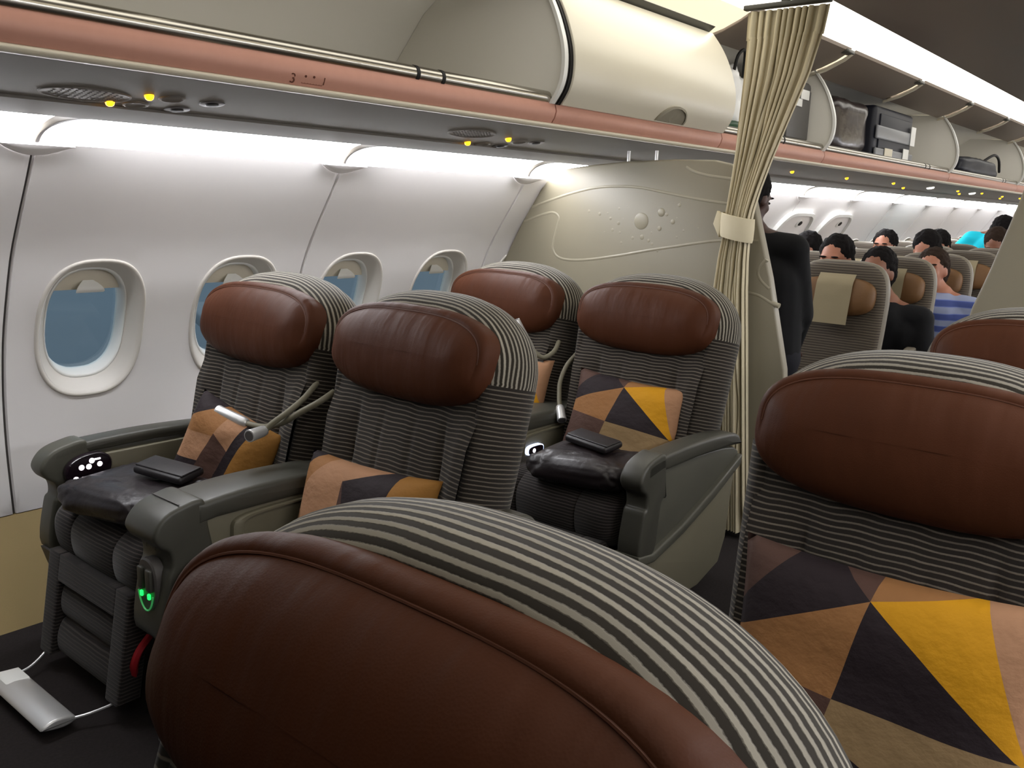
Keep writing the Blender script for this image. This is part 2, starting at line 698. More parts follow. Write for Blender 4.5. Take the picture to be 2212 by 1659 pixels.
def shade_fn(mb):
    n = 26
    top, bot = PANE_B + .002, 0.100

    def fn(a, b):
        s = bot + (top - bot) * b
        wd = PANE_A * max(0.0, 1 - (abs(s) / (PANE_B + .012)) ** 2.6) ** (1 / 2.6) + 0.006
        p = wall_pt(S_WIN + s, .062)
        return ((2 * a - 1) * wd, p.x, p.y)
    mb.grid(n, 8, fn)
    mb.grid(n, 2, lambda a, b: ((2 * a - 1) * (PANE_A - .004), wall_pt(S_WIN + bot, .062 + .006 * b).x, wall_pt(S_WIN + bot, .062 + .006 * b).y))


def tab_fn(mb):
    def fn(a, b):
        t = math.pi * (b - 0.5)
        s = 0.118 + 0.016 * math.sin(t)
        p = wall_pt(S_WIN + s - .010 * math.cos(t), .058 - 0.026 * math.cos(t))
        return ((2 * a - 1) * 0.046 * (0.35 + 0.65 * math.cos(t)), p.x, p.y)
    mb.grid(12, 9, fn)


nwin = 0
for k in range(-1, 12):
    for j in (0, 1):
        xw = SEAM0 + PIT * k + PIT * (0.25 + 0.5 * j)
        if 6.1 < xw < 7.6:
            continue
        nwin += 1
        we = empty('window_%d' % nwin, (xw, 0, 0))
        tag(we, kind='structure')
        part('window_trim', 0, trim_fn, M_TRIM, we, angle=1.2)
        part('window_frame', 0, frame_fn, M_WHITE, we, angle=1.0)
        part('pane', 0, pane_fn, M_GLASS, we)
        sh = part('shade', 0, shade_fn, M_SHADE, we)
        part('shade_tab', 0, tab_fn, M_WHITE, sh)

# outer skin keeps daylight out between the windows
sk = MB()
for k in range(-3, 13):
    for j in (0, 1):
        xw = PIT * (0.25 + 0.5 * j) + SEAM0 + PIT * k
        hw = PIT / 4
        rect = []
        for q in range(6):
            rect.append((xw - hw + 2 * hw * q / 6, 0.0))
        for q in range(10):
            rect.append((xw + hw, WL[-1] * q / 10))
        for q in range(6):
            rect.append((xw + hw - 2 * hw * q / 6, WL[-1]))
        for q in range(10):
            rect.append((xw - hw, WL[-1] * (1 - q / 10)))
        rings = []
        for f in (0.0, 0.3, 1.0):
            ring = []
            for (x, s) in rect:
                dx, ds = (x - xw) / (PANE_A + .003), (s - S_WIN) / (PANE_B + .003)
                q = (abs(dx) ** 2.6 + abs(ds) ** 2.6) ** (1 / 2.6)
                hx, hs = xw + (x - xw) / q, S_WIN + (s - S_WIN) / q
                p = wall_pt(hs + (s - hs) * f, 0.09)
                ring.append((hx + (x - hx) * f, p.x, p.y))
            rings.append(ring)
        sk.loft(rings, (False, False))
sk.build('outer_skin', M_SEAM, wl)

# --- overwing exits
DOORX = [(6.10, 6.74), (6.93, 7.55)]
for i, (x0, x1) in enumerate(DOORX):
    d = empty('door_%d' % (i + 1), ((x0 + x1) / 2, 0, 0))
    tag(d, kind='structure')
    hw = (x1 - x0) / 2

    def ring(a, s_lo, s_hi, off, N=40):
        out = []
        for (x, s) in superell(a, (s_hi - s_lo) / 2, 5.0, N):
            p = wall_pt((s_lo + s_hi) / 2 + s, off)
            out.append((x, p.x, p.y))
        return out
    top = wall_s(1.315)
    part('exit_frame', 0, lambda b: b.loft([ring(.31, .02, top, .004), ring(.308, .02, top, -.03), ring(.285, .045, top - .022, -.034), ring(.28, .05, top - .027, .0)],
                                           (False, False)), M_WHITE, d)
    part('exit_panel', 0, lambda b: b.loft([ring(.29, .04, top - .02, -.006), ring(.285, .045, top - .024, -.014), ring(.2, .2, top - .1, -.018)], (False, True)), M_PANEL, d)
    hd = part('handle_cover', 0, lambda b: b.loft([[(x + .05, wall_pt(wall_s(1.23) + s, o).x, wall_pt(wall_s(1.23) + s, o).y) for x, s in superell(.05 * q, .035 * q, 2)]
                                                   for o, q in ((-.014, 1), (-.022, .9), (-.024, .6))]), M_WHITE, d)
    part('handle', 0, lambda b: b.loft([[(x + .06, wall_pt(wall_s(1.235) + s, o).x, wall_pt(wall_s(1.235) + s, o).y) for x, s in superell(.03 * q, .02 * q, 2)]
                                        for o, q in ((-.023, 1), (-.027, .9))]), M_BLACK, hd)
    part('green_placard', 0, lambda b: b.grid(6, 8, lambda a, c: (-.02 + .14 * a, wall_pt(wall_s(1.06) + .10 * c, -.0185).x, wall_pt(wall_s(1.06) + .10 * c, -.0185).y)),
         mat('green_placard', (176, 190, 70), 0.5), d)

# --- sidewall light strip, its brackets, the service channel above
S_TOP = (1.55, 1.416)
CH = [(1.312, 1.506), (1.42, 1.487)]


def strip_pt(t, off=0.0):
    p0, p1, p2 = Vector((1.555, 1.416)), Vector((1.56, 1.50)), Vector((1.425, 1.492))
    q = p0 * (1 - t) ** 2 + p1 * 2 * t * (1 - t) + p2 * t * t
    return q + Vector((-0.75, -0.6)) * off


st = MB()
for (sg, y0) in ((1, 1.42), (-1, 1.42)):       # unlit ends of the light channels
    MB().prism([(sg * 1.555, 1.416), (sg * 1.56, 1.50), (sg * 1.425, 1.492)], XA, XL, 0, 'x').build('unlit_channel', M_PSU, wl)
    MB().prism([(sg * .50, 2.176), (sg * .9, 2.22), (sg * 1.34, 2.36), (sg * 1.34, 2.38), (sg * .5, 2.2)], XA, XC, 0, 'x').build('unlit_channel', M_SEAM, wl)
st.grid(2, 10, lambda a, b: (XL + (XB - XL) * a, strip_pt(b).x, strip_pt(b).y))
stl = st.build('wall_light_strip', M_WLIGHT)
tag(stl, 'long glowing white light strip between the window panels and the overhead bins', 'light')
tag(MB().prism([(1.308, 1.516), (1.308, 1.505), (1.418, 1.480), (1.428, 1.487), (1.43, 1.50)], XA, XB, 0, 'x').build('trim_1', M_PSU), kind='structure')
tag(MB().prism([(1.28, 1.545), (1.45, 1.545), (1.45, 1.498), (1.32, 1.516), (1.31, 1.521), (1.28, 1.526)], XA, XB, 0, 'x').build('trim_2', M_SEAM), kind='structure')
br = empty('light_bracket_row')
bpy.data.objects.remove(br)


def br_x(b):
    return 0.13 * max(0.0, b) ** 1.6


def bracket_fn(mb):
    def fn(a, b):
        wd = 0.012 + 0.085 * max(0.0, (b - 0.25) / 0.75) ** 1.8
        p = strip_pt(b, 0.006 + 0.008 * (1 - (2 * a - 1) ** 2))
        return (br_x(b) + (2 * a - 1) * wd, p.x, p.y)
    mb.grid(9, 16, fn)


def brtab_fn(mb):
    W = 0.098

    def fn(a, b):
        x = (2 * a - 1) * W
        dpt = 0.036 * (1 - (x / W) ** 2)
        p = wall_pt(WL[-1] - dpt * b, -0.020 + 0.018 * b * b)
        return (x, p.x, p.y + 0.006 * (1 - b))
    mb.grid(18, 6, fn)
    mb.grid(18, 2, lambda a, b: ((2 * a - 1) * W, wall_pt(WL[-1], -0.020 * b).x, wall_pt(WL[-1], -.020 * b).y + .006))


def brslot_fn(mb):
    mb.grid(3, 18, lambda a, b: (br_x(b) + (2 * a - 1) * 0.0045, strip_pt(b, 0.0155).x, strip_pt(b, 0.0155).y))


for k in range(-1, 12):
    b0 = empty('light_bracket', (SEAM0 + PIT * k, 0, 0))
    if k in (0, 1, 2):
        lab = {0: 'curved grey bracket across the light strip at the photo\'s far left panel seam',
               1: 'curved grey bracket across the light strip between second and third window',
               2: 'curved grey bracket across the light strip beside the partition top'}[k]
    else:
        lab = 'light strip bracket out of view ahead of the first window' if k < 0 else 'small light strip bracket, %s one behind the partition' % ['first', 'second', 'third', 'fourth', 'fifth', 'sixth', 'seventh', 'eighth', 'ninth'][k - 3]
    tag(b0, lab, 'bracket', 'brackets of the wall light strip')
    part('bracket', 0, bracket_fn, M_PSU, b0)  # darker grey colour stands in for the shade on the bracket
    part('tab', 0, brtab_fn, M_PANEL, b0)
    part('slot', 0, brslot_fn, M_SEAM, b0)

# PSU channel (grey underside of the bins)
PSU0, PSU1 = Vector((0.995, 1.566)), Vector((1.300, 1.512))


def psu_z(y):
    return PSU0.y + (PSU1.y - PSU0.y) * (y - PSU0.x) / (PSU1.x - PSU0.x)


def at_psu(x, y):
    n = Vector((0, -(PSU1.y - PSU0.y), PSU1.x - PSU0.x))
    d = ray(x, y)
    t = (n.dot(Vector((0, PSU0.x, PSU0.y))) - n.dot(CAM)) / n.dot(d)
    return CAM + d * t


ch = MB()
ch.prism([(PSU0.x, PSU0.y), (PSU1.x, PSU1.y), (PSU1.x, PSU1.y + .012), (PSU0.x, PSU0.y + .012)], XA, XB, 0, 'x')
cho = ch.build('trim_3', M_PSU)
tag(cho, kind='structure')
rl = MB()
rl.prism(smooth_poly([(.976, 1.570), (.984, 1.564), (1.0, 1.564), (1.0, 1.580), (.985, 1.581), (.976, 1.577)], 4), XA, XB, 0, 'x')
tag(rl.build('trim_4', M_CREAM), kind='structure')

# --- ceiling
ce = MB()
ce.prism([(-.50, 2.15), (.50, 2.15), (.51, 2.158), (.505, 2.178), (-.505, 2.178), (-.51, 2.158)], XA, XB, 0, 'x')
tag(ce.build('ceiling', M_CEIL), kind='structure')
for sg in (1, -1):
    cv = MB()
    P = [Vector((sg * .50, 2.176)), Vector((sg * .80, 2.215)), Vector((sg * 1.34, 2.36))]
    cv.grid(2, 12, lambda a, b: (XC + (XB - XC) * a, *(P[0] * (1 - b) ** 2 + P[1] * 2 * b * (1 - b) + P[2] * b * b)))
    o = cv.build('ceiling_light', M_COVE)
    tag(o, 'wide glowing ceiling light running along above the open bins' if sg > 0 else
        'ceiling light along the opposite side, mirroring the one above the bins', 'light')
    up = MB()
    up.grid(2, 4, lambda a, b: (XA + (XB - XA) * a, sg * (1.34 + .12 * b), 2.36 - .27 * b))
    tag(up.build('trim_%d' % (5 if sg > 0 else 6), M_CREAM), kind='structure')

# --- ends and right side
ou = [(-1.95, 0), (1.95, 0), (1.95, 1.5), (1.5, 2.36), (-1.5, 2.36), (-1.95, 1.5)]
tag(MB().prism(ou, XB, XB + .03, 0, 'x').build('wall_back', M_PANEL), kind='structure')
tag(MB().prism(ou, XA - .03, XA, 0, 'x').build('wall_front', M_SEAM), kind='structure')
wr = MB()
wr.grid(2, 40, lambda a, b: (XA + (XB - XA) * a, -wall_pt(WL[-1] * b).x, wall_pt(WL[-1] * b).y))
wr.grid(2, 2, lambda a, b: (XA + (XB - XA) * a, -(1.70 + .19 * b), .292 * b))
tag(wr.build('wall_right', M_PANEL), kind='structure')
o = MB().grid(2, 10, lambda a, b: (XL + (XB - XL) * a, -strip_pt(b).x, strip_pt(b).y)).build('wall_light_strip', M_WLIGHT)
tag(o, 'light strip above the opposite window wall, outside the view', 'light')
tag(MB().prism([(-PSU0.x, PSU0.y), (-1.43, 1.49), (-1.43, 1.51), (-PSU0.x, PSU0.y + .02)], XA, XB, 0, 'x').build('trim_7', M_PSU), kind='structure')

# ================================================================== OVERHEAD BINS
FRONT = smooth_poly([(.972, 1.642), (.938, 1.69), (.923, 1.745), (.925, 1.815), (.945, 1.885), (.976, 1.956), (1.014, 2.018), (1.058, 2.074)], 5, closed=False)
BACK = [(1.45, 2.10), (1.607, 1.996), (1.76, 1.83), (1.80, 1.76), (1.78, 1.655), (1.0, 1.635)]


def bin_unit(x0, x1, mode, label, sgn=1, doors=1, group='overhead bins', tube=True, ends=(True, True)):
    e = empty('overhead_bin', (x0, 0, 0))
    tag(e, label, 'overhead bin', group)
    Lb = x1 - x0
    s = sgn

    def sh(mb):
        pts = [(1.0, 1.64), (1.78, 1.655), (1.80, 1.76), (1.76, 1.83), (1.607, 1.996), (1.45, 2.095), (1.07, 2.085)]
        mb.loft([[(x, s * y, z) for y, z in pts] for x in (0.004, Lb - .004)], (False, False), closed=False)
    part('bin_lining', (Lb, s), sh, M_BININ, e)
    out = [(p.x, p.y) for p in FRONT] + BACK

    def endp(mb):
        mb.prism([(s * y, z) for y, z in out], 0, .016, .004, 'x')
    if ends[0]:
        part('end_panel', s, endp, M_BININ, e, (0.002, 0, 0))
    if ends[1]:
        part('end_panel', s, endp, M_BININ, e, (Lb - .018, 0, 0))

    def rim(mb):
        a = [(p.x + .002, p.y) for p in FRONT]
        q = [(p.x - .012, p.y) for p in FRONT]
        ring = a + q[::-1]
        mb.prism([(s * y, z) for y, z in ring], 0, .02, 0, 'x')

    def seal(mb):
        a = [(p.x + .002, p.y) for p in FRONT]
        q = [(p.x - .007, p.y) for p in FRONT]
        mb.prism([(s * y, z) for y, z in a + q[::-1]], 0, .012, 0, 'x')
    # fascia
    def fas(mb):
        mb.prism([(s * y, z) for y, z in [(.981, 1.5805), (.968, 1.598), (.962, 1.620), (.970, 1.646), (1.01, 1.650), (1.01, 1.5805)]], .003, Lb - .003, .002, 'x')
    fs = part('fascia', (Lb, s), fas, M_PINK, e)
    if mode == 'closed':
        for k in range(doors):
            d0, d1 = Lb * k / doors, Lb * (k + 1) / doors

            def dr(mb):
                ring = [(p.x - .016, p.y) for p in FRONT] + [(p.x + .004, p.y) for p in FRONT[::-1]]
                mb.prism([(s * y, z) for y, z in ring], .022, d1 - d0 - .006, .004, 'x')
            d = part('bin_door', (d1 - d0, s, 'c'), dr, M_CREAM2, e, (d0, 0, 0), angle=0.5)

            def latch(mb):
                n = 14

                def ring(q, o):
                    r = []
                    for i in range(n + 1):
                        t = math.pi * i / n
                        z = 1.645 + .062 * q * math.sin(t)
                        y = min(FRONT, key=lambda p: abs(p.y - z)).x
                        r.append((.115 * q * math.cos(t), s * (y - .0175 - o), z))
                    return r
                mb.loft([ring(1, 0), ring(.98, .008), ring(.84, .010)], (False, False), closed=False)

            def latchin(mb):
                n = 14

                def ring(q, o):
                    r = []
                    for i in range(n + 1):
                        t = math.pi * i / n
                        z = 1.645 + .056 * q * math.sin(t)
                        y = min(FRONT, key=lambda p: abs(p.y - z)).x
                        r.append((.100 * q * math.cos(t), s * (y - .0175 - o), z))
                    return r
                mb.loft([ring(1, .006), ring(.9, .003), ring(.6, .002), ring(.3, .002), ring(.02, .002)], (False, False), closed=False)
            lt = part('latch', s, latch, M_LATCH, d, ((d1 - d0) * .60, 0, 0))
            part('latch_cup', s, latchin, M_LATCH, lt)
        part('door_seal', s, seal, M_BLACK, e, (.004, 0, 0))
        part('door_seal', s, seal, M_BLACK, e, (.013, 0, 0))
        part('hinge_bar', (Lb, s), lambda b: b.prism([(s * 1.055, 2.073), (s * 1.02, 2.098), (s * 1.05, 2.112), (s * 1.09, 2.09)], .05, Lb - .03, .004, 'x'), M_GREYP, e)
    else:
        if tube:
            def tb(mb):
                mb.tube([(.02, s * .985, 1.662), (Lb - .03, s * .985, 1.662)], .0225, 18)
            t = part('handrail', (Lb, s), tb, M_METAL, e)
            for xx in (Lb - .668, Lb - .563):
                if xx > 0:
                    part('band', s, lambda b: b.tube([(0, s * .985, 1.662), (.013, s * .985, 1.662)], .0238, 18), M_BLACK, t, (xx, 0, 0))
        part('end_rim', s, rim, M_WHITE, e, (Lb - .034, 0, 0))
        part('end_seal', s, seal, M_BLACK, e, (Lb - .014, 0, 0))
        for k in range(doors):
            d0, d1 = Lb * k / doors, Lb * (k + 1) / doors

            def dr(mb):
                a = [(1.10, 2.062), (1.02, 2.085), (.94, 2.118), (.865, 2.160)]
                q = [(y - .004, z + .016) for y, z in a]
                mb.prism([(s * y, z) for y, z in a + q[::-1]], .03, d1 - d0 - .03, .004, 'x')
            d = part('bin_door', (d1 - d0, s, 'o'), dr, M_DOORUND, e, (d0, 0, 0))

            def arm(mb):
                mb.prism([(s * y, z) for y, z in [(1.10, 2.055), (1.0, 2.082), (.90, 2.128), (.86, 2.155), (.853, 2.148), (.90, 2.115), (1.0, 2.068), (1.10, 2.04)]], 0, .03, .003, 'x')
            part('door_arm', s, arm, M_CREAM, d, (d1 - d0 - .034, 0, 0))
            part('hinge', s, lambda b: (b.box((0, s * .875, 2.155), (.10, .05, .022), .008)), M_GREYP, d, (d1 - d0 - .056, 0, 0))
    return e


B1 = bin_unit(-1.25, .05, 'open', 'open empty overhead bin nearest the camera, out past the photo\'s left edge')
B2 = bin_unit(.05, 2.54, 'open', 'open empty overhead bin above the window seats, with a metal handrail and pink fascia', doors=2)
B3 = bin_unit(2.54, 3.785, 'closed', 'closed overhead bin with smooth cream rounded door above the partition')
B4 = bin_unit(3.785, 5.03, 'open', 'open overhead bin just behind the curtain, holding a white plastic bag')
B5 = bin_unit(5.03, 7.65, 'open', 'long open overhead bin holding the dark bag and the striped suitcase', doors=2)
B6 = bin_unit(7.65, 10.2, 'open', 'open overhead bin with a dark strapped bag, near the right edge', doors=2)
B7 = bin_unit(10.2, 14.5, 'open', 'farthest open overhead bin, at the right edge of the photo', doors=3)
for i, (a, b) in enumerate(((-1.25, 2.4), (2.4, 6.0), (6.0, 10.0), (10.0, 14.5))):
    bin_unit(a, b, 'closed', ['closed overhead bin over the camera side, foremost', 'closed overhead bin over the camera side, second',
                              'closed overhead bin over the camera side, third', 'closed overhead bin over the camera side, rearmost'][i], sgn=-1, doors=2,
             group='bins on the camera side')
# row marks printed on the fascia of the front bin
dark_print = mat('print_brown', (92, 44, 22), 0.6)
faint_print = mat('print_faint', (140, 84, 68), 0.6)


def fascia_pt(px, py):
    d = ray(px, py)
    a, b = Vector((.9805, 1.5805)), Vector((.9615, 1.620))
    n = Vector((0, -(b.y - a.y), b.x - a.x))
    t = (n.dot(Vector((0, a.x, a.y))) - n.dot(CAM)) / n.dot(d)
    return CAM + d * t - Vector((0, .001, 0))


fasc = [c for c in B2.children if c.name.startswith('fascia')][0]
tilt = math.atan2(.019, .0395)
p3 = fascia_pt(622, 178)
t3 = text_mesh('3', 0.036)
t3.materials.append(dark_print)
o = link('row_number', t3, fasc)
o.rotation_euler = (math.pi / 2 + tilt * .9, 0, 0)
o.location = p3 - Vector((.05, 0, 0)) + Vector((0, -.003, 0))
for (px, py, ch_) in ((694, 184, 'I'), (654, 172, '\u2022'), (672, 174, '\u2022')):
    pp = fascia_pt(px, py)
    tm = text_mesh(ch_, 0.028 if ch_ == 'I' else .026)
    tm.materials.append(dark_print)
    o = link('row_mark', tm, fasc)
    o.rotation_euler = (math.pi / 2 + tilt * .9, 0, 0)
    o.location = pp - Vector((.05, 0, 0)) + Vector((0, -.003, 0))
q0, q1 = fascia_pt(650, 179), fascia_pt(694, 186)
ic = MB()
ic.tube([(q0.x - .05 + (q1.x - q0.x) * a, q0.y + (q1.y - q0.y) * b, q0.z + (q1.z - q0.z) * b) for a, b in ((0, 0), (1, 0))], .0012, 6)
for k in range(8):
    xx = q0.x - .05 + (q1.x - q0.x) * k / 7
    ic.tube([(xx, q0.y, q0.z), (xx + .004, q0.y - .0055, q0.z + .013)], .0011, 6)
ic.build('seat_pictogram', faint_print, fasc)

# ================================================================== BUSINESS SEATS
HZ = 0.934


def recline(deg):
    global RA, TV, BV
    RA = math.radians(deg)
    TV = Vector((math.sin(RA), 0, math.cos(RA)))       # up along the backrest
    BV = Vector((math.cos(RA), 0, -math.sin(RA)))      # into the backrest


recline(13)


def bp(u, v, d):
    return Vector((0, u, HZ)) + TV * v + BV * d


VB = -0.50                 # bottom of the backrest


def half_w(v, ins=0.0):
    """half width of the backrest outline at height v"""
    top, base, W = 0.168 - ins, -0.03, 0.302 - ins
    if v >= top:
        return 0.0
    if v <= base:
        t = (v - VB) / (base - VB)
        return (0.275 - ins) + (W - 0.275 + ins) * max(0, min(1, t)) ** 0.8
    q = (v - base) / (top - base)
    return W * (1 - q ** 2.35) ** (1 / 2.35)


def outline(ins, v0, N=40):
    """outline from the right side at v0 over the top to the left side"""
    top, base = 0.168 - ins, -0.03
    pts = []
    if v0 < base:
        for k in range(8):
            v = v0 + (base - v0) * k / 8
            pts.append((-half_w(v, ins), v))
        start = base
    else:
        start = v0
    t0 = math.asin(min(1.0, ((start - base) / (top - base)) ** (2.35 / 2))) if start > base else 0.0
    M = N
    W = 0.302 - ins
    for k in range(M + 1):
        t = t0 + (math.pi - 2 * t0) * k / M
        c, s = math.cos(t), math.sin(t)
        pts.append((-W * math.copysign(abs(c) ** (2 / 2.35), c), base + (top - base) * abs(s) ** (2 / 2.35)))
    if v0 < base:
        for k in range(1, 9):
            v = base + (v0 - base) * k / 8
            pts.append((half_w(v, ins), v))
    return pts


GLAY = [(.062, .006), (.050, .000), (.041, .002), (.030, .012), (.019, .027), (.009, .047), (.002, .072), (.0, .095), (.003, .122), (.013, .148), (.030, .172), (.055, .192), (.09, .204)]


def back_front(mb):
    def fn(a, b):
        v = VB + (0.112 - VB) * b
        hw = half_w(v, 0.044)
        u = (2 * a - 1) * max(hw, .002)
        d = 0.0
        lo = max(0.0, min(1.0, (-0.12 - v) / 0.08))
        # bolsters at the sides, groove between them and the middle
        e = abs(u)
        d -= 0.020 * lo * max(0, min(1, (e - .165) / .05))
        d += 0.010 * lo * math.exp(-((e - (.150 + .03 * (-v - .1))) / .007) ** 2)
        d += 0.006 * lo * math.exp(-((e - .055) / .006) ** 2)
        d -= 0.010 * lo * math.cos(min(1, e / .15) * math.pi / 2)
        d += 0.0025 * noise.noise(Vector((u * 14, v * 9, 3)))
        return bp(u, v, d)
    mb.grid(61, 56, fn, lambda a, b, p: ((2 * a - 1) * .3, VB + (0.112 - VB) * b + .004 * noise.noise(Vector((a * 9, b * 7, 1)))))


def gusset(mb):
    arc = 0.0
    prev = None
    rings, uv = [], []
    for ins, d in GLAY:
        if prev:
            arc += math.hypot(ins - prev[0], d - prev[1])
        prev = (ins, d)
        o = outline(ins, -0.045)
        rings.append([bp(u, v, d) for u, v in o])
        uv += [(k / len(o) * .8, arc + .0035 * noise.noise(Vector((k * .16, arc * 30, 2)))) for k in range(len(o))]
    mb.loft(rings, (False, False), uv, closed=False)


def side_b(sgn):
    def fn(mb):
        rings, uv = [], []
        for ins, d in GLAY:
            r = []
            for k in range(13):
                v = VB + (-.04 - VB) * k / 12
                u = half_w(v, ins)
                dd = d + (.0 if d > .05 else -.004)
                r.append(bp(sgn * (u + .001), v, dd))
                uv.append((d, v))
            rings.append(r)
        mb.loft(rings, (False, False), uv, closed=False)
    return fn


def back_shell(mb):
    o = outline(.088, VB)
    mb.loft([[bp(u, v, .198) for u, v in o], [bp(u * .96, v * .98, .212) for u, v in o]], (False, True))


def headrest(mb):
    A, B, N = .268, .118, 72
    lay = [(0, .03), (0, -.008), (.002, -.018), (.007, -.026), (.0145, -.0315), (.0175, -.030), (.0205, -.0325), (.028, -.041), (.040, -.050),
           (.060, -.061), (.082, -.066), (.1, -.068), (.1175, -.0685)]
    rings = []
    for ins, d in lay:
        a, b = A - ins * 1.0, B - ins
        f = ins / .1175
        d2 = .03 if d > .02 else -.004 - .0645 * math.sqrt(max(0, 1 - (1 - min(1, f)) ** 2.2))
        ring = []
        for (u, v) in superell(a, max(b, .0006), 2.9 - .5 * f, N):
            wv = max(0.0, min(1.0, (v + .05) / .05))           # the seam only runs round the upper half
            dd = d * wv + d2 * (1 - wv) - 0.10 * max(0, abs(u) - .10) ** 1.5       # side wings come forward
            dd += .0022 * noise.noise(Vector((u * 16, v * 6, 5))) * min(1, ins / .03)
            ring.append(bp(u, v, dd))
        rings.append(ring)
    mb.loft(rings, (False, True))


def head_seam(mb):
    pts = [bp(u, v, -.0305 - 0.10 * max(0, abs(u) - .10) ** 1.5) for u, v in superell(.268 - .0175, .118 - .0175, 2.85, 80)[:41]]
    mb.tube(pts, .0017, 6)


def cushion(mb):
    prof = smooth_poly([(.05, .44), (-.10, .445), (-.28, .462), (-.40, .474), (-.475, .466), (-.522, .430), (-.530, .375), (-.512, .325), (-.46, .305),
                        (-.2, .30), (.05, .30)], 5)
    L = [0.0]
    for a, b in zip(prof, prof[1:]):
        L.append(L[-1] + (b - a).length)
    lay = [(-.246, .05), (-.240, .022), (-.226, .007), (-.205, 0), (-.120, -.002), (-.114, .004), (-.108, -.002), (0, -.004), (.108, -.002), (.114, .004), (.120, -.002),
           (.205, 0), (.226, .007), (.240, .022), (.246, .05)]
    c = Vector((-.22, .39))
    rings, uv = [], []
    for y, ins in lay:
        r = []
        for p, l in zip(prof, L):
            q = p + (c - p).normalized() * ins
            r.append((q.x, y, q.y))
            uv.append((y, l + .003 * noise.noise(Vector((y * 12, l * 8, 4)))))
        rings.append(r)
    mb.loft(rings, (True, True), uv)


def seat_base(mb):
    mb.prism(smooth_poly([(-.40, .30), (.16, .30), (.20, .16), (.16, .05), (-.30, .05), (-.42, .16)], 4), -.22, .22, .02, 'y')


def seat_leg(sx):
    return lambda mb: mb.box((sx, 0, .03), (.06, .40, .06), .012)


def legrest(mb):
    # outer frame, hanging in front of the cushion
    def q(z):
        return -.532 - .045 * (0.34 - z) / .28
    for (y0, y1, z0, z1) in ((-.222, -.150, .055, .335), (.150, .222, .055, .335), (-.16, .16, .265, .335)):
        mb.prism([(q(z0) - .012, z0), (q(z0) + .05, z0), (q(z1) + .05, z1), (q(z1) - .012, z1)], y0, y1, .012, 'y')


def legpad(z0, z1, dx):
    def fn(mb):
        def q(z):
            return -.532 - .045 * (0.34 - z) / .28 + dx
        mb.prism(smooth_poly([(q(z0), z0), (q(z0) + .045, z0), (q(z1) + .045, z1), (q(z1), z1), (q((z0 + z1) / 2) - .014, (z0 + z1) / 2)], 4), -.152, .152, .012, 'y')
    return fn


def arm_cap(y0, y1, x0=-.52, x1=.10, zt=.60, low=.045):
    def fn(mb):
        top = smooth_poly([(x0 + .02, zt - .012), (x0 + .10, zt), (-.2, zt + .004), (x1 - .06, zt - .012), (x1, zt - .05)], 5, closed=False)
        bot = [(x1, zt - .06), (x1 - .08, zt - low - .008), (-.2, zt - low), (x0 + .10, zt - low - .002), (x0 + .02, zt - low - .012)]
        mb.prism([(p.x, p.y) for p in top] + bot, y0, y1, .012, 'y')
    return fn


def arm_nose(y0, y1, x0=-.52, zt=.60, zb=.30):
    """rounded front of an armrest and the column below it"""
    def fn(mb):
        P = smooth_poly([(x0 + .115, zt + .004), (x0 + .06, zt + .002), (x0 + .012, zt - .016), (x0 - .014, zt - .052), (x0 - .004, zt - .082), (x0 + .022, zt - .105),
                         (x0 + .026, zt - .14), (x0 + .012, (zt + zb) / 2 - .02), (x0 - .002, zb), (x0 + .085, zb), (x0 + .108, (zt + zb) / 2), (x0 + .135, zt - .13), (x0 + .125, zt - .06)], 5)
        mb.prism([(p.x, p.y) for p in P], y0, y1, .010, 'y')
    return fn


def lamp_part(seat, pts, head, base):
    """gooseneck reading lamp: world points, head = (from, to)"""
    L = seat.location
    P = smooth_poly([Vector(p) - L for p in pts], 6, closed=False)
    mb = MB()
    mb.tube(P, .0085, 10)
    g = mb.build('reading_lamp', M_BEIGEP, seat)
    h0, h1 = Vector(head[0]) - L, Vector(head[1]) - L
    d = (h1 - h0).normalized()
    hb = MB()
    hb.tube([h0 - d * .004, h0, h0 + d * .012, h1 - d * .012, h1 - d * .002, h1], [.008, .013, .0155, .0165, .0172, .0165], 18)
    h = hb.build('lamp_head', M_SILVER, g)
    MB().tube([h1 + d * .0002, h1 + d * .0012], [.0135, .0130], 16).build('lens', M_GREYD, h)
    return g


